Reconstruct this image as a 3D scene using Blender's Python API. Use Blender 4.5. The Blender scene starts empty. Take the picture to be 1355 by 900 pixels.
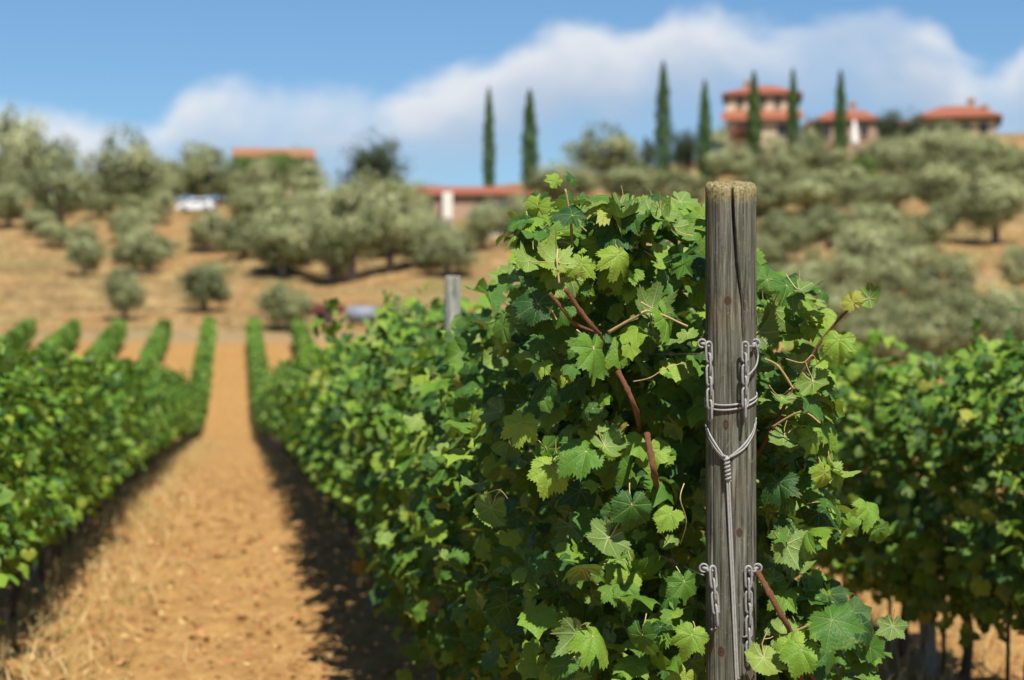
import bpy, math, random
import numpy as np
from mathutils import Vector, Matrix

# ------------------------------------------------------------------ camera, sky, sun, exposure
sc = bpy.context.scene
C = sc.collection
R = math.radians
F_PX, CX, HOR = 2660.0, 677.5, 477.0            # focal length, centre and horizon in photograph pixels
YAW, CAMZ = R(7.87), 1.62
SINY, COSY = math.sin(YAW), math.cos(YAW)

cam_d = bpy.data.cameras.new('camera')
cam = bpy.data.objects.new('camera', cam_d); C.objects.link(cam)
cam.location = (0, 0, CAMZ)
cam.rotation_euler = (R(90) + math.atan(27 / F_PX), 0, -YAW)
cam_d.sensor_width = 36; cam_d.lens = 36 * F_PX / 1355
cam_d.clip_start = 0.05; cam_d.clip_end = 4000
cam_d.dof.use_dof = True; cam_d.dof.focus_distance = 4.5; cam_d.dof.aperture_fstop = 3.6
cam_d.dof.aperture_blades = 0
sc.camera = cam

SUN_EL, SUN_AZ = R(59), R(169)                  # azimuth clockwise from +Y
to_sun = Vector((math.sin(SUN_AZ) * math.cos(SUN_EL), math.cos(SUN_AZ) * math.cos(SUN_EL), math.sin(SUN_EL)))
sun_d = bpy.data.lights.new('sun', 'SUN'); sun_d.energy = 5.0; sun_d.angle = R(0.53); sun_d.color = (1.0, 0.95, 0.86)
sun = bpy.data.objects.new('sun', sun_d); C.objects.link(sun)
sun.rotation_euler = to_sun.to_track_quat('Z', 'Y').to_euler()

sc.view_settings.view_transform = 'Standard'; sc.view_settings.look = 'None'
sc.view_settings.exposure = 0.65; sc.view_settings.gamma = 1.0
sc.cycles.use_denoising = True
sc.cycles.max_bounces = 6; sc.cycles.diffuse_bounces = 2; sc.cycles.transparent_max_bounces = 4
sc.cycles.sample_clamp_indirect = 6.0


class NT:
    """small helper for building node trees"""
    def __init__(self, tree): self.t = tree; self.n = tree.nodes; self.l = tree.links
    def new(self, kind, **kw):
        n = self.n.new(kind)
        for k, v in kw.items(): setattr(n, k, v)
        return n
    def link(self, a, b): self.l.new(a, b)
    def put(self, sock, v):
        if hasattr(v, 'is_output'): self.link(v, sock)
        else: sock.default_value = v
    def math(self, op, a, b=None, c=None, clamp=False):
        n = self.new('ShaderNodeMath', operation=op); n.use_clamp = clamp
        self.put(n.inputs[0], a)
        if b is not None: self.put(n.inputs[1], b)
        if c is not None: self.put(n.inputs[2], c)
        return n.outputs[0]
    def mix(self, f, a, b, blend='MIX'):
        n = self.new('ShaderNodeMix', data_type='RGBA', blend_type=blend); n.clamp_factor = True
        self.put(n.inputs[0], f)
        self.put(n.inputs[6], a if hasattr(a, 'is_output') or len(a) == 4 else (*a, 1))
        self.put(n.inputs[7], b if hasattr(b, 'is_output') or len(b) == 4 else (*b, 1))
        return n.outputs[2]
    def ramp(self, f, stops, interp='LINEAR'):
        n = self.new('ShaderNodeValToRGB'); n.color_ramp.interpolation = interp
        e = n.color_ramp.elements
        while len(e) < len(stops): e.new(0.5)
        for k, (p, c) in enumerate(stops):
            e[k].position = p; e[k].color = (*c, 1) if len(c) == 3 else c
        self.put(n.inputs[0], f); return n.outputs[0]
    def smooth(self, x, lo, hi, a=0.0, b=1.0):
        n = self.new('ShaderNodeMapRange', interpolation_type='SMOOTHSTEP')
        for s, v in zip(n.inputs[:5], (x, lo, hi, a, b)): self.put(s, v)
        return n.outputs[0]
    def noise(self, vec, scale, detail=4, rough=0.55, dist=0.0):
        n = self.new('ShaderNodeTexNoise')
        if vec is not None: self.put(n.inputs['Vector'], vec)
        n.inputs['Scale'].default_value = scale; n.inputs['Detail'].default_value = detail
        n.inputs['Roughness'].default_value = rough; n.inputs['Distortion'].default_value = dist
        return n.outputs['Fac']
    def mapping(self, vec, scale=(1, 1, 1), loc=(0, 0, 0)):
        n = self.new('ShaderNodeMapping'); self.put(n.inputs['Vector'], vec)
        n.inputs['Scale'].default_value = scale; n.inputs['Location'].default_value = loc
        return n.outputs[0]
    def bump(self, h, strength, dist, normal=None):
        n = self.new('ShaderNodeBump'); n.inputs['Strength'].default_value = strength; n.inputs['Distance'].default_value = dist
        self.put(n.inputs['Height'], h)
        if normal is not None: self.put(n.inputs['Normal'], normal)
        return n.outputs[0]


# world: physical sky with a bank of fair-weather cloud low over the hill
w = bpy.data.worlds.new('World'); sc.world = w; w.use_nodes = True
nt = NT(w.node_tree); nt.n.clear()
sky = nt.new('ShaderNodeTexSky', sky_type='NISHITA'); sky.sun_disc = False
sky.sun_elevation = SUN_EL; sky.sun_rotation = SUN_AZ
sky.altitude = 0; sky.air_density = 1.0; sky.dust_density = 0.0; sky.ozone_density = 3.0
tc = nt.new('ShaderNodeTexCoord'); sep = nt.new('ShaderNodeSeparateXYZ'); nt.link(tc.outputs['Generated'], sep.inputs[0])
sx, sy, sz = sep.outputs
az = nt.math('SUBTRACT', nt.math('ARCTAN2', sx, sy), YAW)
hyp = nt.math('POWER', nt.math('ADD', nt.math('MULTIPLY', sx, sx), nt.math('MULTIPLY', sy, sy)), 0.5)
elev = nt.math('DIVIDE', sz, nt.math('MAXIMUM', hyp, 0.001))                  # tan(elevation)
uv_c = nt.new('ShaderNodeCombineXYZ'); nt.put(uv_c.inputs[0], az); nt.put(uv_c.inputs[1], nt.math('MULTIPLY', elev, 1.35))
n_big = nt.noise(uv_c.outputs[0], 26, 6, 0.55, 0.2)
n_soft = nt.noise(nt.mapping(uv_c.outputs[0], loc=(3.1, 1.7, 0)), 13, 4, 0.5, 0.4)
HALF = math.atan(677.5 / F_PX)
pp = nt.math('DIVIDE', nt.math('PINGPONG', nt.math('ADD', az, HALF), 2 * HALF), 2 * HALF)
prof = [(0, 146), (100, 152), (190, 160), (235, 122), (300, 100), (350, 110), (430, 103), (500, 112), (545, 98), (620, 76), (700, 38),
        (760, 26), (850, 28), (890, 10), (950, 13), (1050, 28), (1130, 14), (1200, 18), (1255, 50), (1300, 90), (1355, 60)]
fc = nt.new('ShaderNodeFloatCurve'); cu = fc.mapping.curves[0]
pts = [(x / 1355, (477 - y) / 477) for x, y in prof]
cu.points[0].location = pts[0]; cu.points[1].location = pts[-1]
for p in pts[1:-1]: cu.points.new(*p)
fc.mapping.update()
nt.put(fc.inputs['Value'], pp)
top = nt.math('MULTIPLY', fc.outputs[0], 477 / F_PX)
depth = nt.math('ADD', nt.math('SUBTRACT', top, elev), nt.math('MULTIPLY', nt.math('SUBTRACT', n_big, 0.5), 0.030))
edge = nt.smooth(depth, -0.002, 0.014)
body = nt.smooth(depth, 0.012, 0.085, 1.0, 0.10)                             # the bank thins towards its base
dens = nt.math('MULTIPLY', nt.math('MULTIPLY', edge, body), nt.smooth(n_soft, 0.33, 0.60, 0.45, 1.0))
dens = nt.math('MULTIPLY', dens, 0.92, clamp=True)
skycol = nt.mix(1.0, sky.outputs[0], (0.76, 0.99, 1.17), 'MULTIPLY')
cloudcol = nt.mix(nt.smooth(depth, 0.0, 0.05), (9.4, 9.5, 9.7), (5.2, 6.0, 7.3))
bg = nt.new('ShaderNodeBackground'); bg.inputs['Strength'].default_value = 0.06
nt.put(bg.inputs['Color'], nt.mix(dens, skycol, cloudcol))
wo = nt.new('ShaderNodeOutputWorld'); nt.link(bg.outputs[0], wo.inputs[0])

# ------------------------------------------------------------------ helpers
rng = np.random.default_rng(11)
random.seed(5)


def at(px, py, D):
    """point at depth D (metres along the view) seen at photograph pixel px, py"""
    lat = (px - CX) / F_PX * D
    return Vector((lat * COSY + D * SINY, -lat * SINY + D * COSY, CAMZ + (HOR - py) / F_PX * D))


def project(P):
    P = np.asarray(P, float)
    D = P[..., 0] * SINY + P[..., 1] * COSY
    lat = P[..., 0] * COSY - P[..., 1] * SINY
    return CX + F_PX * lat / D, HOR - F_PX * (P[..., 2] - CAMZ) / D, D


_py = np.arange(-120, 2600, 1.0)
_pz = np.interp(_py, [-120, 0, 20, 40, 60, 72, 80, 88, 120, 160, 200, 240, 268, 300, 420, 800, 2600],
                [0, 0, 0, -.3, -.8, -1.15, -.95, -.15, 2.7, 8.4, 14.1, 19.5, 23, 24, 17, 5, 0])
_k = np.hanning(13); _k /= _k.sum()
_pz = np.convolve(np.pad(_pz, 6, mode='edge'), _k, mode='valid')


def terrain(X, Y):
    X = np.asarray(X, float); Y = np.asarray(Y, float)
    z = np.interp(Y, _py, _pz)
    rise = np.clip(X - 6, 0, 120)
    z = z + 0.1 * (np.sqrt(rise * rise + 9) - 3) * np.clip((Y - 2) / 40, 0, 1) * np.clip(1 - (Y - 300) / 600, 0, 1)
    far = np.clip((Y - 118) / 30, 0, 1)
    z = z + far * (0.35 * np.sin(X * .13 + Y * .07) + 0.25 * np.sin(X * .31 - Y * .19 + 1.3) + 0.12 * np.sin(X * .7 + Y * .53))
    near = 1 - far
    z = z + near * (0.02 * np.sin(X * 1.7 + Y * .4) + 0.015 * np.sin(Y * 1.3 - X * .6))
    # wheel ruts in the lane between the two near rows, low banks under the vines
    for c in (-0.82, 0.5):
        z = z - near * 0.035 * np.exp(-((X - c) / 0.20) ** 2)
    return z


def tz(x, y): return float(terrain(x, y))


def hit(px, py, d0=14, d1=420):
    """where the sight line through a pixel meets the ground"""
    D = np.arange(d0, d1, 0.2)
    lat = (px - CX) / F_PX * D
    X = lat * COSY + D * SINY; Y = -lat * SINY + D * COSY
    Z = CAMZ + (HOR - py) / F_PX * D
    k = np.nonzero(terrain(X, Y) >= Z)[0]
    i = k[0] if len(k) else int(np.argmin(Z - terrain(X, Y)))
    return float(X[i]), float(Y[i]), float(D[i])


def mesh(name, V, F, mats=(), uv=None, rnd=None, mi=None, smooth=True):
    """V (n,3); F a list of faces or an (m,k) array; uv and rnd per vertex; mi per face"""
    me = bpy.data.meshes.new(name)
    V = np.asarray(V, np.float32)
    if isinstance(F, np.ndarray):
        m, k = F.shape
        me.vertices.add(len(V)); me.vertices.foreach_set('co', V.ravel())
        me.loops.add(m * k); me.loops.foreach_set('vertex_index', F.astype(np.int32).ravel())
        me.polygons.add(m); me.polygons.foreach_set('loop_start', np.arange(0, m * k, k, dtype=np.int32))
        me.polygons.foreach_set('loop_total', np.full(m, k, np.int32))
    else:
        me.from_pydata([tuple(v) for v in V], [], [tuple(int(i) for i in f) for f in F])
    me.update(calc_edges=True)
    for m_ in mats: me.materials.append(m_)
    if mi is not None: me.polygons.foreach_set('material_index', np.asarray(mi, np.int32))
    if uv is not None:
        idx = np.empty(len(me.loops), np.int32); me.loops.foreach_get('vertex_index', idx)
        l = me.uv_layers.new(name='UVMap'); l.data.foreach_set('uv', np.asarray(uv, np.float32)[idx].ravel())
    if rnd is not None:
        a = me.attributes.new('rnd', 'FLOAT', 'POINT'); a.data.foreach_set('value', np.asarray(rnd, np.float32))
    me.polygons.foreach_set('use_smooth', np.full(len(me.polygons), bool(smooth)))
    me.validate(); me.update()
    return me


class MB:
    """collects shapes for ONE mesh"""
    def __init__(self): self.V = []; self.F = []; self.M = []; self.n = 0
    def add(self, V, F, m=0):
        self.V.extend([tuple(v) for v in V]); self.F.extend([tuple(i + self.n for i in f) for f in F])
        self.M.extend([m] * len(F)); self.n += len(V); return self
    def box(self, c, s, rz=0.0, m=0, taper=1.0, bevel=0.0):
        cx, cy, cz = c; hx, hy, hz = s[0] / 2, s[1] / 2, s[2] / 2
        ca, sa = math.cos(rz), math.sin(rz)
        V = []
        b = min(bevel, hx * .5, hy * .5, hz * .5)
        if b <= 0:
            for dz, t in ((-hz, 1), (hz, taper)):
                for dx, dy in ((-hx, -hy), (hx, -hy), (hx, hy), (-hx, hy)):
                    V.append((cx + (dx * ca - dy * sa) * t, cy + (dx * sa + dy * ca) * t, cz + dz))
            Fc = [(3, 2, 1, 0), (4, 5, 6, 7), (0, 1, 5, 4), (1, 2, 6, 5), (2, 3, 7, 6), (3, 0, 4, 7)]
            return self.add(V, Fc, m)
        rings = [(-hz, b), (-hz + b, 0), (hz - b, 0), (hz, b)]
        for dz, i in rings:
            t = taper if dz > 0 else 1
            for dx, dy in ((-hx + b, -hy + i), (hx - b, -hy + i), (hx - i, -hy + b), (hx - i, hy - b),
                           (hx - b, hy - i), (-hx + b, hy - i), (-hx + i, hy - b), (-hx + i, -hy + b)):
                V.append((cx + (dx * ca - dy * sa) * t, cy + (dx * sa + dy * ca) * t, cz + dz))
        Fc = [tuple(range(7, -1, -1)), tuple(range(24, 32))]
        for r in range(3):
            for k in range(8):
                a = r * 8 + k; c2 = r * 8 + (k + 1) % 8
                Fc.append((a, c2, c2 + 8, a + 8))
        return self.add(V, Fc, m)
    def tube(self, P, rad, n=8, m=0, caps=True):
        V, Fc = tube_arrays(P, rad, n, caps); return self.add(V, Fc, m)
    def build(self, name, mats, parent=None, smooth=False):
        if not isinstance(mats, (list, tuple)): mats = [mats]
        return obj(name, mesh(name, self.V, self.F, mats, mi=self.M, smooth=smooth), parent)


def tube_arrays(P, rad, n=8, caps=True):
    P = [Vector(p) for p in P]; k = len(P)
    rad = list(rad) if hasattr(rad, '__len__') else [rad] * k
    V, Fc = [], []
    prev = None
    for i in range(k):
        t = (P[min(i + 1, k - 1)] - P[max(i - 1, 0)]).normalized()
        if prev is None:
            a = t.orthogonal().normalized()
        else:
            a = (prev - t * prev.dot(t)); a = a.normalized() if a.length > 1e-6 else t.orthogonal().normalized()
        prev = a; b = t.cross(a)
        for j in range(n):
            th = 2 * math.pi * j / n
            V.append(P[i] + (a * math.cos(th) + b * math.sin(th)) * rad[i])
    for i in range(k - 1):
        for j in range(n):
            q = i * n; Fc.append((q + j, q + (j + 1) % n, q + n + (j + 1) % n, q + n + j))
    if caps:
        Fc.append(tuple(range(n - 1, -1, -1))); Fc.append(tuple((k - 1) * n + j for j in range(n)))
    return V, Fc


def spline(P, n=6):
    """Catmull-Rom through points"""
    P = [Vector(p) for p in P]; out = []
    for i in range(len(P) - 1):
        p0, p1, p2, p3 = P[max(i - 1, 0)], P[i], P[i + 1], P[min(i + 2, len(P) - 1)]
        for j in range(n):
            t = j / n
            out.append(0.5 * ((2 * p1) + (p2 - p0) * t + (2 * p0 - 5 * p1 + 4 * p2 - p3) * t * t + (3 * p1 - p0 - 3 * p2 + p3) * t ** 3))
    out.append(P[-1]); return out


def obj(name, me, parent=None, loc=None):
    o = bpy.data.objects.new(name, me); C.objects.link(o)
    if parent is not None: o.parent = parent
    if loc is not None: o.location = loc
    return o


def tag(o, label=None, cat=None, group=None, kind=None):
    if label: o['label'] = label
    if cat: o['category'] = cat
    if group: o['group'] = group
    if kind: o['kind'] = kind
    return o


def thing(name, loc, label, cat, group=None, rz=0.0):
    o = bpy.data.objects.new(name, None); C.objects.link(o)
    o.empty_display_size = 0.2; o.location = loc; o.rotation_euler = (0, 0, rz)
    return tag(o, label, cat, group)


# ------------------------------------------------------------------ materials
def new_mat(name):
    m = bpy.data.materials.new(name); m.use_nodes = True
    t = NT(m.node_tree); p = t.n['Principled BSDF']
    return m, t, p


def plain(name, col, rough=0.7, metal=0.0, var=0.15, scale=6.0, bump=0.0, coat=0.0):
    m, t, p = new_mat(name)
    g = t.new('ShaderNodeNewGeometry').outputs['Position']
    n = t.noise(g, scale, 5, 0.6)
    c = t.mix(n, tuple(x * (1 - var) for x in col), tuple(min(1, x * (1 + var)) for x in col))
    t.put(p.inputs['Base Color'], c); p.inputs['Roughness'].default_value = rough; p.inputs['Metallic'].default_value = metal
    p.inputs['Coat Weight'].default_value = coat
    if bump: t.put(p.inputs['Normal'], t.bump(t.noise(g, scale * 4, 5, 0.6), bump, 0.01))
    return m


def leaf_material(name, source, veins, stops, under, transl=(0.30, 0.42, 0.06), tfac=0.20, rough=0.48, spec=0.24, vary=0.0):
    m, t, p = new_mat(name)
    if source == 'object': r = t.new('ShaderNodeObjectInfo').outputs['Random']
    else:
        a = t.new('ShaderNodeAttribute'); a.attribute_name = 'rnd'; r = a.outputs['Fac']
    up = t.ramp(r, stops)
    if vary:                                                     # every tree a little lighter or darker than its neighbour
        up = t.mix(1.0, up, t.mix(t.new('ShaderNodeObjectInfo').outputs['Random'], (1 - vary, 1 - vary * .9, 1 - vary), (1 + vary, 1 + vary * .8, 1 + vary)), 'MULTIPLY')
    tcn = t.new('ShaderNodeTexCoord')
    geo = t.new('ShaderNodeNewGeometry')
    blot = t.noise(geo.outputs['Position'], 28, 4, 0.6)
    up = t.mix(t.smooth(blot, 0.35, 0.72, 0.0, 0.45), up, t.mix(1.0, up, (1.45, 1.3, 1.0), 'MULTIPLY'))
    und = t.mix(0.35, under, up)
    nrm = None
    if veins:
        s = t.new('ShaderNodeSeparateXYZ'); t.put(s.inputs[0], tcn.outputs['UV'])
        x = t.math('ABSOLUTE', t.math('MULTIPLY_ADD', s.outputs[0], 2, -1)); y = t.math('MULTIPLY_ADD', s.outputs[1], 2, -1)
        vm = None; sec = None
        for k, a_ in enumerate((0, 48, 98, 148)):
            dx, dy = math.sin(R(a_)), math.cos(R(a_))
            al = t.math('ADD', t.math('MULTIPLY', x, dx), t.math('MULTIPLY', y, dy))
            ac = t.math('ABSOLUTE', t.math('SUBTRACT', t.math('MULTIPLY', x, dy), t.math('MULTIPLY', y, dx)))
            wdt = t.math('MULTIPLY_ADD', al, -0.017, 0.024)
            main = t.math('MULTIPLY', t.smooth(t.math('SUBTRACT', ac, wdt), 0.012, -0.004), t.math('GREATER_THAN', al, 0.0))
            fr = t.math('ABSOLUTE', t.math('SUBTRACT', t.math('FRACT', t.math('MULTIPLY', t.math('SUBTRACT', al, t.math('MULTIPLY', ac, 0.85)), 6.5)), 0.5))
            ln = t.math('MULTIPLY', t.smooth(fr, 0.10, 0.02), t.math('LESS_THAN', ac, t.math('MULTIPLY', al, 0.45)))
            vm = main if vm is None else t.math('MAXIMUM', vm, main)
            sec = ln if sec is None else t.math('MAXIMUM', sec, ln)
        v = t.math('MAXIMUM', vm, t.math('MULTIPLY', sec, 0.45))
        up = t.mix(t.math('MULTIPLY', v, 0.34), up, (0.20, 0.28, 0.07))
        und = t.mix(t.math('MULTIPLY', v, 0.5), und, (0.40, 0.44, 0.19))
        rad = t.math('POWER', t.math('ADD', t.math('MULTIPLY', x, x), t.math('MULTIPLY', y, y)), 0.5)
        dry = t.noise(geo.outputs['Position'], 55, 4, 0.7)        # scorched rims and rusty spots
        up = t.mix(t.math('MULTIPLY', t.smooth(rad, 0.60, 0.95), t.smooth(dry, 0.52, 0.66, 0.0, 0.55)), up, (0.24, 0.20, 0.05))
        up = t.mix(t.smooth(t.noise(geo.outputs['Position'], 150, 2, 0.5), 0.70, 0.76, 0.0, 0.5), up, (0.16, 0.09, 0.03))
        puck = t.noise(tcn.outputs['UV'], 26, 3, 0.55)
        nrm = t.bump(t.math('ADD', t.math('MULTIPLY', v, -0.9), t.math('MULTIPLY', puck, 0.9)), 0.55, 0.004)
        t.put(p.inputs['Normal'], nrm)
    col = t.mix(geo.outputs['Backfacing'], up, und)
    t.put(p.inputs['Base Color'], col)
    p.inputs['Roughness'].default_value = rough; p.inputs['Specular IOR Level'].default_value = spec
    tr = t.new('ShaderNodeBsdfTranslucent')
    t.put(tr.inputs['Color'], t.mix(0.5, transl, t.mix(1.0, up, (2.2, 2.0, 0.9), 'MULTIPLY')))
    if nrm is not None: t.put(tr.inputs['Normal'], nrm)
    mx = t.new('ShaderNodeMixShader'); mx.inputs[0].default_value = tfac
    t.link(p.outputs[0], mx.inputs[1]); t.link(tr.outputs[0], mx.inputs[2])
    out = [n for n in t.n if n.type == 'OUTPUT_MATERIAL'][0]
    t.link(mx.outputs[0], out.inputs[0])
    return m


VINE_STOPS = [(0.0, (0.011, 0.050, 0.011)), (0.33, (0.044, 0.126, 0.014)), (0.66, (0.115, 0.225, 0.020)),
              (0.93, (0.200, 0.300, 0.034)), (0.988, (0.25, 0.26, 0.04)), (1.0, (0.22, 0.13, 0.03))]
VINE_UNDER = (0.160, 0.240, 0.052, 1)
M = {}
M['leaf'] = leaf_material('vine_leaf', 'object', True, VINE_STOPS, VINE_UNDER)
M['leaf_j'] = leaf_material('vine_leaf_inner', 'attr', True, VINE_STOPS, VINE_UNDER)
M['leaf_far'] = leaf_material('vine_leaf_row', 'attr', False, VINE_STOPS, VINE_UNDER)
OLIVE = [(0.0, (0.058, 0.080, 0.027)), (0.35, (0.165, 0.195, 0.080)), (0.75, (0.290, 0.320, 0.150)), (1.0, (0.38, 0.405, 0.22))]
M['olive'] = leaf_material('olive_leaf', 'attr', False, OLIVE, (0.31, 0.32, 0.18, 1), (0.22, 0.26, 0.08), 0.10, 0.5, 0.35, vary=.20)
DARKT = [(0.0, (0.020, 0.034, 0.014)), (0.6, (0.038, 0.058, 0.022)), (1.0, (0.060, 0.082, 0.030))]
M['dark_leaf'] = leaf_material('evergreen_leaf', 'attr', False, DARKT, (0.09, 0.12, 0.05, 1), (0.12, 0.18, 0.04), 0.12, 0.55, 0.3)
CYP = [(0.0, (0.030, 0.066, 0.016)), (0.6, (0.055, 0.112, 0.026)), (1.0, (0.085, 0.150, 0.036))]
M['cypress'] = leaf_material('cypress_leaf', 'attr', False, CYP, (0.07, 0.11, 0.04, 1), (0.10, 0.18, 0.04), 0.10, 0.6, 0.25)
SHR = [(0.0, (0.050, 0.110, 0.022)), (0.6, (0.085, 0.160, 0.030)), (1.0, (0.15, 0.20, 0.04))]
M['shrub'] = leaf_material('shrub_leaf', 'attr', False, SHR, (0.13, 0.18, 0.06, 1), (0.20, 0.30, 0.05), 0.2, 0.5, 0.3)

M['petiole'] = plain('petiole', (0.40, 0.30, 0.13), 0.5, var=0.35, scale=30)
M['cane'] = plain('cane_bark', (0.185, 0.066, 0.022), 0.65, var=0.6, scale=140, bump=0.8)
M['cane_pale'] = plain('cane_green_bark', (0.33, 0.22, 0.09), 0.5, var=0.35, scale=60, bump=0.3)
M['trunk'] = plain('vine_trunk_bark', (0.085, 0.060, 0.042), 0.9, var=0.5, scale=30, bump=0.8)
M['olive_bark'] = plain('olive_bark', (0.15, 0.125, 0.10), 0.9, var=0.4, scale=4, bump=0.6)
M['tendril'] = plain('tendril', (0.35, 0.26, 0.10), 0.5, var=0.2, scale=20)
M['metal'] = plain('galvanised_metal', (0.27, 0.27, 0.262), 0.55, metal=0.3, var=0.4, scale=140, bump=0.3)
_t = NT(M['metal'].node_tree); _p = _t.n['Principled BSDF']; _c = _p.inputs['Base Color'].links[0].from_socket      # rust bloom
_t.put(_p.inputs['Base Color'], _t.mix(_t.smooth(_t.noise(_t.new('ShaderNodeNewGeometry').outputs['Position'], 75, 4, 0.7), 0.56, 0.68, 0.0, 0.6), _c, (0.16, 0.075, 0.03)))
M['cord'] = plain('weathered_cord', (0.27, 0.265, 0.25), 0.75, var=0.35, scale=120, bump=0.2)
M['wire'] = plain('trellis_wire', (0.38, 0.36, 0.33), 0.5, metal=0.6, var=0.2, scale=50)
M['rust'] = plain('rusty_nail', (0.22, 0.09, 0.03), 0.8, var=0.4, scale=90)


def wood_material(name, knots=(), gain=1.0):
    m, t, p = new_mat(name)
    tcn = t.new('ShaderNodeTexCoord'); o = tcn.outputs['Object']
    grain = t.noise(t.mapping(o, (1, 1, 0.035)), 150, 6, 0.65, 0.25)
    broad = t.noise(t.mapping(o, (1, 1, 0.10)), 22, 5, 0.6, 0.3)
    c = t.ramp(grain, [(0.32, (0.018, 0.017, 0.013)), (0.44, (0.070, 0.068, 0.052)), (0.56, (0.135, 0.132, 0.106)), (0.72, (0.27, 0.265, 0.22))])
    c = t.mix(t.smooth(broad, 0.35, 0.68, 0.0, 0.55), c, t.mix(1.0, c, (0.72, 0.80, 0.66), 'MULTIPLY'))
    warm = t.noise(o, 9, 4, 0.6)
    c = t.mix(t.smooth(warm, 0.52, 0.72, 0.0, 0.45), c, t.mix(1.0, c, (1.25, 0.92, 0.62), 'MULTIPLY'))
    speck = t.noise(o, 240, 3, 0.7)
    c = t.mix(t.smooth(speck, 0.62, 0.74, 0.0, 0.5), c, (0.36, 0.34, 0.27))
    sep_ = t.new('ShaderNodeSeparateXYZ'); t.put(sep_.inputs[0], o)
    # yellow lichen on the cut top and a little below it
    lich = t.math('MULTIPLY', t.smooth(t.math('ADD', sep_.outputs[2], t.math('MULTIPLY', t.noise(o, 60, 4, .7), 0.05)), 2.012, 2.04), t.smooth(t.noise(o, 130, 5, 0.75), 0.40, 0.56))
    c = t.mix(t.math('MULTIPLY', lich, 0.78 if knots else 0.0), c, (0.31, 0.245, 0.085))
    hgt = t.math('MULTIPLY', grain, 1.0)
    blot = t.noise(t.mapping(o, (1, 1, .5)), 34, 5, 0.7, .6)
    c = t.mix(t.smooth(blot, 0.50, 0.70, 0.0, 0.55), c, t.mix(1.0, c, (0.50, 0.48, 0.42), 'MULTIPLY'))
    c = t.mix(t.smooth(t.noise(o, 70, 4, 0.75), 0.58, 0.70, 0.0, 0.45), c, (0.24, 0.225, 0.13))
    for (x, y, z, rx, rz_) in knots:
        q = t.mapping(o, (1 / rx, 1 / rx, 1 / rz_), (-x / rx, -y / rx, -z / rz_))
        ln = t.new('ShaderNodeVectorMath', operation='LENGTH'); t.put(ln.inputs[0], q)
        d = t.math('ADD', ln.outputs['Value'], t.math('MULTIPLY', t.math('SUBTRACT', t.noise(o, 60, 3), 0.5), 0.5))
        ring = t.math('MULTIPLY', t.math('ADD', t.math('SINE', t.math('MULTIPLY', d, 16)), 1), 0.5)
        c = t.mix(t.smooth(d, 1.9, 1.0, 0.0, 0.5), c, (0.115, 0.085, 0.055))
        c = t.mix(t.smooth(d, 1.05, 0.85, 0.0, 0.88), c, t.mix(ring, (0.022, 0.013, 0.009), (0.075, 0.045, 0.028)))
    if gain != 1: c = t.mix(1.0, c, (gain, gain * 1.03, gain * 1.12), 'MULTIPLY')
    t.put(p.inputs['Base Color'], c)
    p.inputs['Roughness'].default_value = 0.85; p.inputs['Specular IOR Level'].default_value = 0.2
    t.put(p.inputs['Normal'], t.bump(hgt, 0.6, 0.004))
    return m


def ground_material():
    m, t, p = new_mat('dry_soil')
    g = t.new('ShaderNodeNewGeometry').outputs['Position']
    s = t.new('ShaderNodeSeparateXYZ'); t.put(s.inputs[0], g); X, Y, Z = s.outputs
    big = t.noise(g, 0.35, 4, 0.6); mid = t.noise(g, 2.6, 6, 0.65, 0.4); fine = t.noise(g, 19, 6, 0.7, 0.2)
    straw = t.noise(t.mapping(g, (1, 0.35, 1)), 34, 4, 0.7, 1.2)
    soil = t.ramp(mid, [(0.30, (0.165, 0.078, 0.025)), (0.5, (0.275, 0.145, 0.046)), (0.70, (0.36, 0.210, 0.072))])
    soil = t.mix(t.smooth(fine, 0.36, 0.66, 0.0, 0.75), soil, (0.42, 0.255, 0.098))
    soil = t.mix(t.smooth(straw, 0.60, 0.72, 0.0, 0.55), soil, (0.47, 0.32, 0.135))
    soil = t.mix(t.smooth(big, 0.55, 0.75, 0.0, 0.5), soil, (0.30, 0.130, 0.052))
    # hillside: pale dry grass, bare ochre earth and a few green patches
    hb = t.noise(g, 0.055, 5, 0.6, 0.5); hm = t.noise(t.mapping(g, (1, .55, 3)), 0.42, 6, 0.72, .6); hg = t.noise(t.mapping(g, loc=(40, 9, 2)), 0.10, 4, 0.6)
    hill = t.ramp(hm, [(0.34, (0.090, 0.058, 0.024)), (0.5, (0.21, 0.135, 0.056)), (0.66, (0.37, 0.265, 0.115))])
    hill = t.mix(t.smooth(hb, 0.42, 0.62, 0.0, 0.7), hill, (0.26, 0.135, 0.050))
    hill = t.mix(t.smooth(hg, 0.52, 0.66, 0.0, 0.6), hill, (0.13, 0.125, 0.045))
    hill = t.mix(t.smooth(fine, 0.4, 0.7, 0.0, 0.35), hill, (0.40, 0.30, 0.14))
    c = t.mix(t.smooth(t.math('ADD', Y, t.math('MULTIPLY', big, 8)), 120, 127), soil, hill)
    # grey-brown farm track crossing above the row ends
    trk = t.math('ABSOLUTE', t.math('SUBTRACT', t.math('ADD', Y, t.math('MULTIPLY', t.math('SUBTRACT', big, 0.5), 4)), 122.0))
    c = t.mix(t.smooth(trk, 4.0, 0.6, 0.0, 0.5), c, (0.27, 0.205, 0.12))
    t.put(p.inputs['Base Color'], c); p.inputs['Roughness'].default_value = 0.95; p.inputs['Specular IOR Level'].default_value = 0.1
    h = t.math('ADD', t.math('MULTIPLY', mid, 0.6), t.math('MULTIPLY', fine, 0.4))
    t.put(p.inputs['Normal'], t.bump(h, 0.9, 0.06))
    return m


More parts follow.
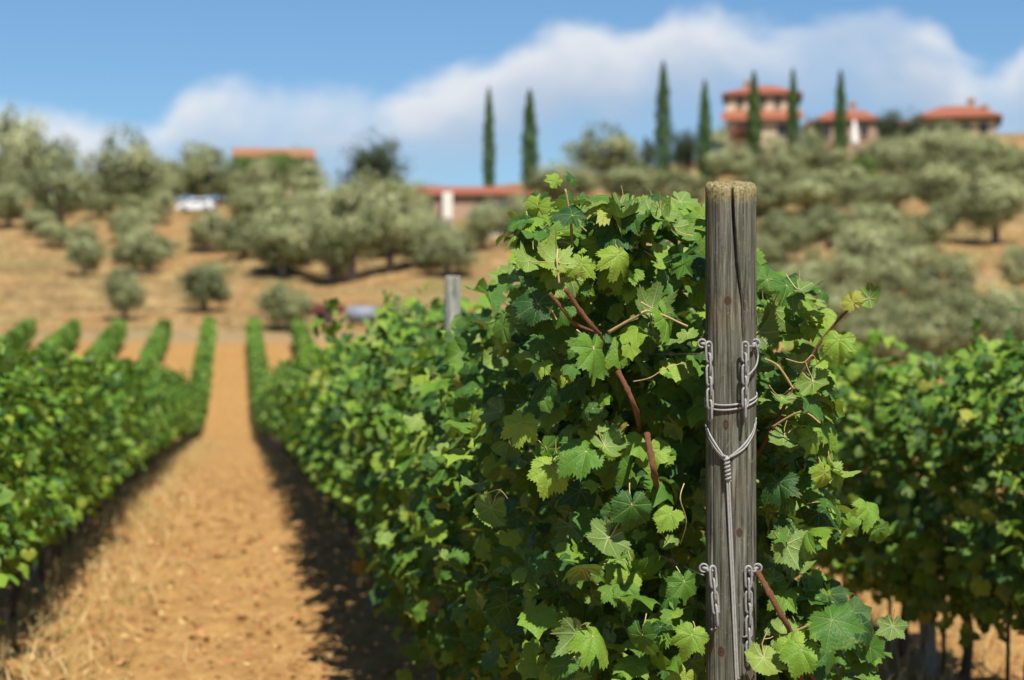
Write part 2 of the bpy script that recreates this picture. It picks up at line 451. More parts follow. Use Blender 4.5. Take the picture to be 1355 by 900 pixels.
M['ground'] = ground_material()
M['wall'] = plain('stucco_wall', (0.58, 0.45, 0.30), 0.9, var=0.18, scale=0.9)
M['wall_pink'] = plain('pink_stucco_wall', (0.38, 0.25, 0.17), 0.9, var=0.15, scale=0.9)
M['wall_white'] = plain('white_stucco', (0.68, 0.62, 0.54), 0.9, var=0.10, scale=0.8)
M['stone'] = plain('pale_stone_wall', (0.50, 0.42, 0.32), 0.9, var=0.22, scale=1.4)
M['roof'] = plain('terracotta_roof', (0.25, 0.078, 0.038), 0.85, var=0.25, scale=1.6, bump=0.4)
M['roof_orange'] = plain('orange_roof', (0.27, 0.115, 0.055), 0.85, var=0.2, scale=1.6)
M['timber'] = plain('dark_eave_timber', (0.075, 0.045, 0.030), 0.8)
M['glass'] = plain('window_glass', (0.03, 0.035, 0.045), 0.12, var=0.1)
M['shutter'] = plain('dark_shutter', (0.11, 0.055, 0.035), 0.7)
M['car_white'] = plain('white_car_paint', (0.72, 0.74, 0.76), 0.3, var=0.03, coat=0.6)
M['car_dark'] = plain('dark_blue_car_paint', (0.02, 0.026, 0.038), 0.3, var=0.05, coat=0.6)
M['rubber'] = plain('tyre_rubber', (0.025, 0.025, 0.026), 0.85)
M['rim'] = plain('wheel_rim', (0.45, 0.45, 0.46), 0.4, metal=0.7)
M['lamp_red'] = plain('tail_lamp', (0.35, 0.02, 0.02), 0.3)
M['lamp_clear'] = plain('head_lamp', (0.6, 0.6, 0.6), 0.2)
M['red_paint'] = plain('faded_red_paint', (0.105, 0.024, 0.016), 0.7, var=0.35, scale=3)
M['tank'] = plain('grey_blue_tank', (0.17, 0.20, 0.245), 0.6, var=0.12, scale=2)
M['canvas'] = plain('white_canvas', (0.74, 0.72, 0.68), 0.85, var=0.05)

# ------------------------------------------------------------------ ground
xs = np.unique(np.concatenate([np.linspace(-700, -60, 20), np.linspace(-60, -14, 30), np.linspace(-14, -2.4, 60), np.linspace(-2.4, 4.6, 110),
                               np.linspace(4.6, 20, 70), np.linspace(20, 130, 70), np.linspace(130, 900, 22)]))
ys = np.unique(np.concatenate([np.linspace(-60, 1, 14), np.linspace(1, 22, 240), np.linspace(22, 60, 150), np.linspace(60, 130, 110),
                               np.linspace(130, 310, 110), np.linspace(310, 2400, 36)]))
GX, GY = np.meshgrid(xs, ys)
GZ = terrain(GX, GY)
clod = np.zeros_like(GZ)
for k in range(26):                                              # hoed, cloddy soil close by
    a = rng.uniform(0, 2 * math.pi); f = rng.uniform(6, 26)
    clod += np.sin((GX * math.cos(a) + GY * math.sin(a)) * f + rng.uniform(0, 7)) / f ** 0.6
GZ = GZ + 0.020 * clod * np.clip(1 - (GY - 24) / 20, 0, 1) * np.clip(1 - (abs(GX - 1) - 3.4) / 2, 0, 1)
nx, ny = len(xs), len(ys)
I = (np.arange(ny - 1)[:, None] * nx + np.arange(nx - 1)[None, :]).ravel()
tag(obj('ground', mesh('ground', np.stack([GX, GY, GZ], -1).reshape(-1, 3), np.stack([I, I + 1, I + nx + 1, I + nx], -1), [M['ground']])),
    'dry ochre soil and straw-coloured grass rising to a hill', 'ground', kind='structure')

# ------------------------------------------------------------------ leaves
LOBES = [(0, 1.0), (11, .91), (25, .73), (37, .82), (48, .92), (60, .83), (73, .65), (86, .70), (98, .77), (112, .71), (126, .60), (140, .63),
         (152, .62), (164, .52), (174, .32), (179, .10)]


def leaf_outline(n, seed, tooth):
    r_ = np.random.default_rng(seed)
    a = np.linspace(-179, 179, n)
    la = np.array([p[0] for p in LOBES], float); lr = np.array([p[1] for p in LOBES])
    lr = lr * (1 + r_.normal(0, .06, len(lr)))
    rad = np.interp(np.abs(a) * (1 + 0.02 * np.sin(R(1) * a * 3 + seed)), la, lr)
    if tooth:
        rad = rad * (1 + np.where(np.arange(n) % 2 == 0, tooth, -tooth * 0.6) * r_.uniform(.5, 1.5, n))
    ar = np.radians(a)
    return np.stack([np.sin(ar) * rad, np.cos(ar) * rad], -1), ar


def leaf_mesh_arrays(n, rings, seed, tooth=0.06, petiole=0.75):
    """blade in the local xy plane, tip at +y, upper face +z, base at the origin; returns V, F(list), uv, material index"""
    r_ = np.random.default_rng(seed + 100)
    out, ar = leaf_outline(n, seed, tooth)
    droop, cup, wave, ph = r_.uniform(.10, .62), r_.uniform(-.30, .38), r_.uniform(.06, .17), r_.uniform(0, 6)
    tw = r_.uniform(-.30, .30); vee = r_.uniform(-.12, .55)
    V, uv = [], []
    fr = [0.0] + list(np.linspace(0, 1, rings + 1)[1:])
    for k, f in enumerate(fr):
        pts = out * f if k else np.zeros((1, 2))
        if 0 < k < rings:                                        # inner rings are rounder than the toothed margin
            sm = np.hypot(out[:, 0], out[:, 1]); sm = np.convolve(np.pad(sm, 2, mode='edge'), np.ones(5) / 5, 'valid')
            pts = np.stack([np.sin(ar) * sm, np.cos(ar) * sm], -1) * f
        for (x, y), t in zip(pts, ar if k else [0]):
            rr = x * x + y * y
            fold = min(abs(abs(t) - R(v)) for v in (0, 48, 98, 148)) / R(25)
            z = vee * abs(x) * (1 - .35 * abs(x)) - droop * rr + cup * (x * x - 0.3 * y * y) + wave * math.sin(4 * t + ph) * rr + 0.075 * fold * math.sqrt(rr) + tw * x * y + 0.03 * math.sin(9 * x + ph) * math.sin(8 * y + seed)
            V.append((x, y, z)); uv.append((x * .5 + .5, y * .5 + .5))
    Fc = [(0, 1 + j + 1, 1 + j) for j in range(n - 1)]
    for k in range(1, rings):
        a = 1 + (k - 1) * n; b = a + n
        for j in range(n - 1):
            Fc.append((a + j, a + j + 1, b + j + 1)); Fc.append((a + j, b + j + 1, b + j))
    Fc = [f[::-1] for f in Fc] if False else Fc
    mi = [0] * len(Fc)
    if petiole:
        P = [(0, 0.02, -.01), (r_.uniform(-.05, .05), -.25 * petiole, -.06), (r_.uniform(-.1, .1), -.6 * petiole, -.22), (r_.uniform(-.15, .15), -petiole, -.48)]
        tv, tf = tube_arrays(spline(P, 2), [.030, .026, .024, .023, .023, .024, .03], 4, False)
        o = len(V); V += [tuple(v) for v in tv]; uv += [(0.5, 0.5)] * len(tv)
        Fc += [tuple(i + o for i in f) for f in tf]; mi += [1] * len(tf)
    V = np.array(V)
    # face winding: upper side towards +z
    f0 = Fc[n // 2]; e1 = V[f0[1]] - V[f0[0]]; e2 = V[f0[2]] - V[f0[0]]
    if np.cross(e1, e2)[2] < 0: Fc = [f[::-1] for f in Fc]
    return V, Fc, np.array(uv), mi


LEAF_HERO = []
for k in range(10):
    V, Fc, uv, mi = leaf_mesh_arrays(83, 3, k, 0.07)
    LEAF_HERO.append(mesh('leaf', V, Fc, [M['leaf'], M['petiole']], uv=uv, mi=mi))
LEAF_MID = []
for k in range(6):
    V, Fc, uv, mi = leaf_mesh_arrays(25, 1, 40 + k, 0.07, petiole=0)
    LEAF_MID.append(mesh('leaf', V, Fc, [M['leaf']], uv=uv, mi=mi))


def template(n, seed, rings=1, tooth=0.0):
    V, Fc, uv, mi = leaf_mesh_arrays(n, rings, seed, tooth, petiole=0)
    return V, np.array(Fc), uv


T_INNER = [template(25, 60 + k, 1, 0.06) for k in range(4)]
T_MID = [template(13, 70 + k) for k in range(4)]
T_FAR = [template(7, 80 + k) for k in range(3)]
_q = np.array([(-.5, 0, 0), (0, -.06, 0), (.5, 0, 0), (0, .06, 0)], float)
T_OLIVE = [(np.array([(0, 0, 0), (.16, .45, .04), (0, 1, 0), (-.16, .45, .04)], float), np.array([(0, 1, 2), (0, 2, 3)]), np.full((4, 2), .5))]


def frames(Nrm, Tip, size):
    """rotation-scale matrices for arrays of normals and tip directions"""
    n = Nrm / np.linalg.norm(Nrm, axis=1, keepdims=True)
    t = Tip - n * (Tip * n).sum(1, keepdims=True)
    t = t / np.maximum(np.linalg.norm(t, axis=1, keepdims=True), 1e-6)
    x = np.cross(t, n)
    return np.stack([x, t, n], -1) * np.asarray(size)[:, None, None]


def scatter_mesh(name, P, Mx, templates, rnd, mats, seed=0):
    """leaves joined into one mesh"""
    r_ = np.random.default_rng(seed)
    pick = r_.integers(0, len(templates), len(P))
    VV, FF, UU, RR, off = [], [], [], [], 0
    for k, (tv, tf, tu) in enumerate(templates):
        s = np.nonzero(pick == k)[0]
        if not len(s): continue
        v = np.einsum('nij,vj->nvi', Mx[s], tv) + P[s][:, None, :]
        n, q = len(s), len(tv)
        VV.append(v.reshape(-1, 3)); FF.append((tf[None] + (np.arange(n) * q)[:, None, None] + off).reshape(-1, tf.shape[1]))
        UU.append(np.tile(tu, (n, 1))); RR.append(np.repeat(rnd[s], q)); off += n * q
    return mesh(name, np.concatenate(VV), np.concatenate(FF), mats, uv=np.concatenate(UU), rnd=np.concatenate(RR))


# ------------------------------------------------------------------ vines
ROW_X = [1.11, 3.64]                       # the row behind the end post, the next row to its right
LEFT_X = [-1.42 - 2.53 * k for k in range(7)]
ROW_Y0, ROW_Y1, STEP = 4.45, 118.0, 0.88


def canopy(n, L, zb, zt, hw, r_, deep=0.55, shoots=0):
    """leaf positions in the hedge-like canopy of one vine (local; row along y): P, outward, depth 0 at the surface"""
    y = r_.uniform(-L / 2, L / 2, n)
    th = r_.uniform(0, 2 * math.pi, n)
    e = 0.72
    cx = np.sign(np.cos(th)) * np.abs(np.cos(th)) ** e; cz = np.sign(np.sin(th)) * np.abs(np.sin(th)) ** e
    d = r_.uniform(0, 1, n) ** 1.6 * deep
    lump = 1 + 0.16 * np.sin(y * 7.3 + th * 2 + r_.uniform(0, 6)) + 0.10 * np.sin(y * 13 - th * 5) + np.clip(r_.normal(0, .05, n), -.1, .1)
    zc, zh = (zb + zt) / 2, (zt - zb) / 2
    q = r_.uniform(0, 6, 6)
    gap = np.sin(y * 9 + q[0] + 2 * np.sin(th + q[3])) * np.sin(th * 4 + q[1]) + .7 * np.sin(y * 17 + q[2]) * np.sin(th * 9 + q[4])
    d = np.where(gap > .22, d + .50 * r_.uniform(.5, 1, n), d)        # dark pockets between the shoots
    d = np.where(gap < -.75, d - .16 * r_.uniform(.2, 1, n), d)      # shoots standing out
    x = cx * hw * (1 - d) * lump
    z = zc + cz * zh * (1 - d * .8) * (1 + (lump - 1) * .45)
    out = np.stack([cx / hw, np.zeros(n), cz / zh * .8], -1); out /= np.linalg.norm(out, axis=1, keepdims=True)
    for k in range(shoots):                                      # stray shoots above the trimmed top
        m = int(r_.integers(5, 11)); i = slice(k * 11, k * 11 + m)
        f = np.linspace(0, 1, m); hgt = r_.uniform(.06, .18); ln = r_.normal(0, .10, 2)
        x[i] = r_.normal(0, hw * .5) + ln[0] * f + r_.normal(0, .025, m); y[i] = r_.uniform(-L / 2, L / 2) + ln[1] * f + r_.normal(0, .025, m)
        z[i] = zt - .08 + f * hgt; d[i] = 0
    return np.stack([x, y, z], -1), out, d


def orient(out, r_, flip=0.10):
    n = len(out)
    nrm = out * 0.45 + np.array([0, 0, 0.12]) + np.array(to_sun) * 0.75 + r_.normal(0, .56, (n, 3))   # blades turn to the sun
    tip = out * 0.45 + np.array([0, 0, -0.9]) + r_.normal(0, .5, (n, 3))
    f = r_.uniform(size=n) < flip
    nrm[f] *= -1
    return nrm, tip


def vine_trunk(r_, h=0.75, n=6, arms=True, stake=False, fork=0.42):
    mb = MB()
    P = [(0, 0, -.06), (r_.normal(0, .02), r_.normal(0, .02), h * .3), (r_.normal(0, .03), r_.normal(0, .03), h * .65), (0, 0, h)]
    rad = [.034, .027, .024, .024, .026]
    sp = spline(P, 3); mb.tube(sp, np.interp(np.linspace(0, 1, len(sp)), np.linspace(0, 1, 5), rad), n)
    if arms:
        for s in (-1, 1):
            mb.tube(spline([(0, 0, h - .03), (r_.normal(0, .01), s * .12, h + .05), (r_.normal(0, .02), s * fork, h + .06)], 3), .016, n)
    return mb


def canes_mesh(r_, zb, zt, n=5):
    res = []
    for k in range(n):
        mb = MB(); res.append(mb)
        y = r_.uniform(-.4, .4)
        x1, y1 = r_.normal(0, .12), y + r_.normal(0, .12)
        P = [(0, y, .8), (x1 * .5, (y + y1) / 2, zb + (zt - zb) * .55), (x1 * 1.3, y1, zt - r_.uniform(.02, .25))]
        sp = spline(P, 4); mb.tube(sp, np.linspace(.006, .003, len(sp)), 5)
    return res


def leaf_objects(P, Mx, meshes, parent, r_, base):
    for k in range(len(P)):
        o = bpy.data.objects.new('leaf', meshes[int(r_.integers(len(meshes)))]); C.objects.link(o)
        o.parent = parent
        m3 = Mx[k]; b = P[k] - base
        o.matrix_local = Matrix(((m3[0, 0], m3[0, 1], m3[0, 2], b[0]), (m3[1, 0], m3[1, 1], m3[1, 2], b[1]), (m3[2, 0], m3[2, 1], m3[2, 2], b[2]), (0, 0, 0, 1)))


POST_D, POST_PX = 4.5, 967.0
post_c = at(POST_PX, HOR, POST_D)
toCam = np.array([-SINY, -COSY, 0.0]); camR = np.array([COSY, -SINY, 0.0])

# ---- the vine at the head of the row, behind the end post
SIL = [(600, 470), (640, 405), (655, 350), (678, 275), (725, 250), (760, 250), (800, 262), (850, 262), (900, 262), (935, 270), (1000, 330), (1030, 360), (1060, 385),
       (1085, 395), (1090, 430), (1085, 470), (1095, 510), (1098, 560), (1110, 600), (1105, 650), (1130, 680), (1130, 705), (1075, 715),
       (1055, 745), (1105, 790), (1155, 830), (1175, 870), (1170, 1200), (500, 1200)]


def inside(px, py, poly):
    c = np.zeros(px.shape, bool); n = len(poly)
    for i in range(n):
        x1, y1 = poly[i]; x2, y2 = poly[(i + 1) % n]
        if y1 == y2: continue
        s = ((y1 > py) != (y2 > py)) & (px < (x2 - x1) * (py - y1) / (y2 - y1) + x1)
        c ^= s
    return c


def make_head_vine():
    r_ = np.random.default_rng(77)
    bx, by = ROW_X[0], 4.78
    base = np.array([bx, by, tz(bx, by)])
    t = thing('grape_vine', base, 'big sharp-leaved grapevine crowding the chained wooden end post', 'vine', 'vines of the row behind the chained end post')
    # crowd of leaves: an end cap facing the camera plus the flanks
    n = 6500
    u = r_.uniform(0, 1, n)
    P, out, d = canopy(n, 1.0, .40, 2.02, .46, r_, .75)
    P[:, 1] += 4.92
    cap = P[:, 1] < 4.75
    k = np.clip((4.75 - P[:, 1]) / .33, 0, 1)
    P[:, 0] *= np.sqrt(np.clip(1 - (k * .72) ** 2, 0.05, 1)); P[:, 0] += bx
    out[:, 1] -= k * 0.9 + 0.15
    # fill of the end face
    m = 1500
    e = np.stack([bx + r_.uniform(-.44, .44, m), 4.46 + r_.uniform(0, .34, m), r_.uniform(.42, 2.0, m)], -1)
    eo = np.stack([(e[:, 0] - bx) * 1.2, -np.ones(m) * .9, r_.uniform(-.1, .5, m)], -1)
    P = np.concatenate([P, e]); out = np.concatenate([out, eo]); d = np.concatenate([d, (e[:, 1] - 4.46) * 1.5])
    g = 620                                                      # the lobe that spills past the post on the grove side
    cr = np.array([at(x, y, D_) for x, y, D_ in zip(r_.uniform(1000, 1185, g), r_.uniform(330, 960, g), r_.uniform(4.46, 5.0, g))])
    P = np.concatenate([P, cr]); d = np.concatenate([d, np.full(g, .1)])
    out = np.concatenate([out, np.stack([np.full(g, .6), np.full(g, -.5), np.full(g, .3)], -1)])
    g = 420                                                      # the crest of the head, level with the post top
    cr = np.array([at(x, y, D_) for x, y, D_ in zip(r_.uniform(690, 935, g), r_.uniform(258, 372, g), r_.uniform(4.52, 5.15, g))])
    P = np.concatenate([P, cr]); d = np.concatenate([d, np.full(g, .1)])
    out = np.concatenate([out, np.stack([(cr[:, 0] - bx) * 1.5, np.full(g, -.5), np.full(g, .6)], -1)])
    out /= np.linalg.norm(out, axis=1, keepdims=True)
    size = .020 + .043 * r_.uniform(0, 1, len(P))
    px, py, D = project(P)
    ok = inside(px, py, SIL)
    hole = np.sin(P[:, 0] * 21 + 1.3 * np.sin(P[:, 2] * 9)) * np.sin(P[:, 2] * 17 + 1.1 * np.sin(P[:, 0] * 13 + 2)) + .6 * np.sin(P[:, 0] * 37 + 1) * np.sin(P[:, 2] * 33)
    ok &= ~((hole > .28) & (P[:, 1] < 4.98))
    rp = size * F_PX / D
    ok &= ~((np.abs(px - POST_PX) < 36 + rp * .9) & (D < POST_D + .13))
    P, out, d, size, D, px, py = P[ok], out[ok], d[ok], size[ok], D[ok], px[ok], py[ok]
    keep = np.concatenate([r_.permutation(len(P) - 650)[:2200], np.arange(len(P) - 650, len(P))])
    P, out, d, size, D, px, py = P[keep], out[keep], d[keep], size[keep], D[keep], px[keep], py[keep]
    nrm, tip = orient(out, r_, .16)
    Mx = frames(nrm, tip, size)
    # leaves picked out in the photograph: px, py, depth, half-size px, tip angle (deg, 0 = up, clockwise), underside?, tilt up
    H = [(738, 345, 4.42, 50, 10, 1, .5), (818, 338, 4.45, 42, 190, 0, .5), (786, 462, 4.36, 62, 176, 0, .25), (712, 402, 4.45, 52, 300, 0, .5), (700, 345, 4.5, 40, 300, 1, .6),
         (775, 598, 4.42, 60, 235, 0, .2), (800, 590, 4.46, 42, 160, 1, .5), (836, 668, 4.36, 52, 185, 0, .35), (805, 712, 4.38, 56, 215, 1, .4), (650, 672, 4.75, 46, 200, 1, .4),
         (762, 838, 4.36, 46, 225, 1, .5), (785, 842, 4.34, 52, 150, 0, .4), (862, 412, 4.42, 46, 15, 1, .5), (880, 420, 4.40, 58, 120, 0, .45), (866, 440, 4.42, 52, 170, 1, .3),
         (890, 300, 4.52, 48, 10, 1, .5), (822, 290, 4.55, 44, 20, 0, .9), (757, 285, 4.5, 44, 330, 0, .9), (700, 300, 4.6, 42, 200, 0, .3), (850, 840, 4.38, 46, 185, 0, .4),
         (915, 840, 4.40, 42, 200, 0, .4), (905, 770, 4.44, 40, 170, 0, .4), (730, 620, 4.5, 52, 200, 0, .2), (690, 560, 4.6, 46, 190, 0, .4),
         (1003, 440, 4.52, 50, 40, 1, .5), (1015, 370, 4.6, 40, 20, 0, .6), (1075, 505, 4.5, 44, 160, 1, .5), (1100, 820, 4.36, 64, 150, 0, .75), (1180, 828, 4.36, 36, 190, 1, .4),
         (1060, 860, 4.36, 48, 200, 0, .6), (1030, 640, 4.5, 50, 170, 0, .5), (1090, 625, 4.5, 36, 200, 0, .3), (1148, 672, 4.42, 38, 190, 0, .4), (1162, 700, 4.42, 30, 160, 0, .3),
         (1040, 720, 4.5, 54, 110, 1, .2), (1045, 850, 4.38, 40, 150, 0, .5), (1150, 395, 4.44, 32, 60, 1, .7), (1128, 400, 4.44, 30, 330, 0, .5), (1085, 385, 4.5, 30, 20, 0, .6),
         (1110, 450, 4.46, 40, 180, 0, .2), (735, 240, 4.55, 22, 330, 0, .3), (757, 238, 4.55, 20, 40, 0, .3), (1010, 870, 4.4, 52, 180, 1, .5), (1075, 580, 4.5, 36, 200, 0, .4)]
    hp, hn, ht, hs = [], [], [], []
    for (x, y, D_, s, a, und, tilt) in H:
        hp.append(at(x, y, D_)); up = np.array([0, 0, 1.0])
        ti = camR * math.sin(R(a)) + up * math.cos(R(a)) + toCam * .18
        nn = toCam * .8 + up * tilt + camR * r_.normal(.15, .45) + up * r_.normal(0, .25)
        ht.append(ti); hn.append(-nn if und else nn); hs.append(s * .72 / F_PX * D_)
    hp = np.array(hp); HM = frames(np.array(hn), np.array(ht), np.array(hs))
    leaf_objects(hp, HM, LEAF_HERO, t, r_, base)
    # the most visible of the crowd are single leaves, the rest one mass
    vis = D * 0.9 + d * 0.5 + np.where(py > 960, 3, 0)
    order = np.argsort(vis); big, rest = order[:300 - len(H)], order[300 - len(H):]
    leaf_objects(P[big], Mx[big], LEAF_HERO, t, r_, base)
    tag(obj('foliage', scatter_mesh('foliage', P[rest] - base, Mx[rest], T_INNER, r_.uniform(0, .95, len(rest)), [M['leaf_j']], 3), t), kind='stuff')
    tk = vine_trunk(r_, .8, 8); tk.build('trunk', M['trunk'], t, True)

    def cane(pts, r0, r1, mat, name='cane'):
        P_ = spline([at(*p) - Vector(base) for p in pts], 6)
        mb = MB(); rr = np.linspace(r0, r1, len(P_))
        rr = rr * (1 + np.random.default_rng(len(P_)).normal(0, .05, len(P_))); rr[::6] *= 1.3                                           # swollen nodes
        mb.tube(P_, rr, 8); mb.build(name, mat, t, True)
    cane([(749, 383, 4.36), (768, 412, 4.38), (792, 442, 4.42), (800, 460, 4.7)], .0052, .0048, M['cane'])
    cane([(727, 388, 4.38), (744, 408, 4.38), (760, 428, 4.40), (795, 442, 4.44)], .0042, .0030, M['cane'])
    cane([(818, 492, 4.42), (830, 515, 4.40), (842, 545, 4.44), (846, 570, 4.75)], .0058, .0055, M['cane'])
    cane([(856, 575, 4.44), (861, 600, 4.40), (866, 630, 4.42), (870, 650, 4.75)], .0066, .0066, M['cane'])
    cane([(805, 440, 4.42), (840, 420, 4.40), (862, 412, 4.40), (910, 432, 4.38)], .0036, .0022, M['cane_pale'])
    cane([(740, 375, 4.40), (737, 345, 4.40), (738, 330, 4.41)], .0024, .0018, M['petiole'], 'petiole')
    cane([(1000, 605, 4.58), (1020, 570, 4.53), (1052, 512, 4.53), (1086, 452, 4.50), (1128, 405, 4.46), (1160, 385, 4.44)], .0048, .0022, M['cane'])
    cane([(1050, 515, 4.46), (1030, 485, 4.45), (1012, 475, 4.44)], .0030, .0020, M['cane_pale'])
    cane([(1022, 565, 4.48), (1060, 545, 4.44), (1085, 560, 4.42)], .0026, .0016, M['cane_pale'])
    cane([(1002, 756, 4.44), (1018, 785, 4.42), (1034, 815, 4.42), (1046, 838, 4.45), (1060, 900, 4.55)], .0068, .0062, M['cane'])
    cane([(1046, 838, 4.44), (1075, 825, 4.42), (1100, 818, 4.38)], .0032, .0022, M['cane_pale'])
    cane([(757, 330, 4.60), (755, 290, 4.56), (748, 250, 4.55)], .0040, .0020, M['cane_pale'])
    cane([(1072, 890, 4.42), (1090, 930, 4.45), (1100, 990, 4.5)], .0045, .0045, M['cane'])
    for pts in ([(838, 505, 4.4), (860, 500, 4.38), (880, 488, 4.38), (905, 480, 4.40)], [(905, 640, 4.42), (900, 660, 4.40), (908, 690, 4.42), (900, 720, 4.45)],
                [(1040, 475, 4.42), (1062, 480, 4.40), (1075, 470, 4.40), (1082, 482, 4.42)], [(640, 655, 4.7), (660, 648, 4.66), (672, 660, 4.66)]):
        cane(pts, .0014, .0009, M['tendril'], 'tendril')
    return t


make_head_vine()

GRP_MAIN = 'vines of the row behind the chained end post'
GRP_LEFT = 'vines of the row across the lane from the end post'
GRP_RIGHT = 'vines of the outermost row on the olive grove side'
GRP_UP = 'vines where the far rows climb the slope'
LAB_MAIN = 'green grapevine in the row running back from the chained end post'
LAB_LEFT = 'green grapevine in the hedge-like row across the lane from the end post'
LAB_RIGHT = 'green grapevine in the outermost row with dark trunks against bright soil'
LAB_UP = 'small grapevine at the upper end of a row climbing to the dry grass'


def near_vine(X, Y, zt, hw, zb, seed, label, group, shoots=4):
    """vine with its 300 most visible leaves as single pieces"""
    r_ = np.random.default_rng(seed)
    base = np.array([X, Y, tz(X, Y)])
    t = thing('grape_vine', base, label, 'vine', group)
    P, out, d = canopy(1400, STEP * 1.12, zb, zt, hw, r_, .62, shoots)
    extra = r_.uniform(size=len(P)) < .07                        # loose shoots over the top
    P[extra, 2] += r_.uniform(0, .16, extra.sum()) * (P[extra, 2] > (zb + zt) / 2 + .25)
    size = r_.uniform(.030, .066, len(P))
    nrm, tip = orient(out, r_, .12)
    Mx = frames(nrm, tip, size)
    W = P + base
    cam_ = np.array([0, 0, CAMZ]); v = cam_ - W; v /= np.linalg.norm(v, axis=1, keepdims=True)
    score = (out * v).sum(1) - d * 1.6
    o = np.argsort(-score); big, rest = o[:290], o[290:]
    leaf_objects(W[big], Mx[big], LEAF_MID, t, r_, base)
    tag(obj('foliage', scatter_mesh('foliage', P[rest], Mx[rest], T_INNER, r_.uniform(0, .985, len(rest)), [M['leaf_j']], seed), t), kind='stuff')
    vine_trunk(r_, .72, 7).build('trunk', M['trunk'], t, True)
    for c_ in canes_mesh(r_, zb, zt, 5): c_.build('cane', M['cane_pale'], t, True)
    return t


def main_top(Y): return float(np.interp(Y, [4, 5.6, 6.4, 7.3, 9, 10.4, 12, 14, 30, 60, 120], [2.03, 1.93, 1.80, 1.64, 1.60, 1.84, 1.84, 1.76, 1.72, 1.72, 1.70]))


ORD = 'first second third fourth fifth sixth seventh eighth ninth'.split()
Y = ROW_Y0 + 1.15
main_Y = []
while Y < ROW_Y1: main_Y.append(Y); Y += STEP
for k, y in enumerate(main_Y[:8]):
    near_vine(ROW_X[0] + .01 * math.sin(k), y, main_top(y) + .05 * math.sin(k * 2.1), .42, .42, 200 + k, f'{ORD[k + 1]} grapevine counted back along the row from the chained end post', GRP_MAIN, 0 if k < 5 else 4)
right_Y = [8.0 + STEP * k for k in range(125)]
for k, y in enumerate(right_Y[:8]):
    near_vine(ROW_X[1], y, 1.63 + .06 * math.sin(k * 1.7), .40, .38, 300 + k, LAB_RIGHT, GRP_RIGHT)

# shared meshes for the vines further along
MIDV, FARV, TRUNKS, TRUNKF, CANES = [], [], [], [], []
for k in range(6):
    r_ = np.random.default_rng(500 + k)
    P, out, d = canopy(1100, STEP * 1.15, .50, 1.72 + .05 * math.sin(k * 2.3), .40, r_, .6, 4)
    e_ = r_.uniform(size=len(P)) < .06; P[e_, 2] += r_.uniform(0, .14, e_.sum()) * (P[e_, 2] > 1.3)
    nrm, tip = orient(out, r_, .12)
    MIDV.append(scatter_mesh('foliage', P, frames(nrm, tip, r_.uniform(.036, .063, len(P))), T_MID, r_.uniform(0, .985, len(P)), [M['leaf_far']], k))
    TRUNKS.append(vine_trunk(r_, .72, 6)); CANES.append(canes_mesh(r_, .5, 1.74, 4))
TR = [mesh('trunk', t_.V, t_.F, [M['trunk']]) for t_ in TRUNKS]
CN = [[mesh('cane', c_.V, c_.F, [M['cane_pale']]) for c_ in t_] for t_ in CANES]
for k in range(5):
    r_ = np.random.default_rng(540 + k)
    P, out, d = canopy(330, STEP * 1.15, .45, 1.66, .34, r_, .5)
    nrm, tip = orient(out, r_, .1)
    FARV.append(scatter_mesh('grape_vine', P, frames(nrm, tip, r_.uniform(.075, .115, len(P))), T_FAR, r_.uniform(0, .96, len(P)), [M['leaf_far']], k))

made = set()


def row_vine(X, y, label, group):
    r_ = np.random.default_rng(int(abs(X) * 1000) + int(y * 100))
    k = int(r_.integers(0, 5)); flip = math.pi * int(r_.integers(0, 2))
    loc = (X + r_.normal(0, .02), y, tz(X, y)); made.add((round(X, 2), round(y, 2)))
    s = r_.uniform(.92, 1.0) * (.95 if X < 0 else 1)
    if y < 46:
        t = thing('grape_vine', loc, label, 'vine', group, flip); t.scale = (r_.uniform(.9, 1.1), 1, s)
        tag(obj('foliage', MIDV[k], t), kind='stuff'); obj('trunk', TR[k], t)
        for c_ in CN[(k + 1) % 6]: obj('cane', c_, t)
    else:
        o = tag(obj('grape_vine', FARV[k], None, loc), label, 'vine', group); o.rotation_euler.z = flip; o.scale = (r_.uniform(.9, 1.1), 1, s)


for y in main_Y[8:104]: row_vine(ROW_X[0], y, LAB_MAIN, GRP_MAIN)
left_Y = [5.0 + STEP * k for k in range(129)]
for y in left_Y[:100]: row_vine(LEFT_X[0], y, LAB_LEFT, GRP_LEFT)
for y in right_Y[8:26]: row_vine(ROW_X[1], y, LAB_RIGHT, GRP_RIGHT)
up_Y = [ROW_Y1 - 1 - STEP * k for k in range(14)]
for X in LEFT_X[1:5] + [ROW_X[1]]:
    for y in up_Y: row_vine(X, y, LAB_UP, GRP_UP)

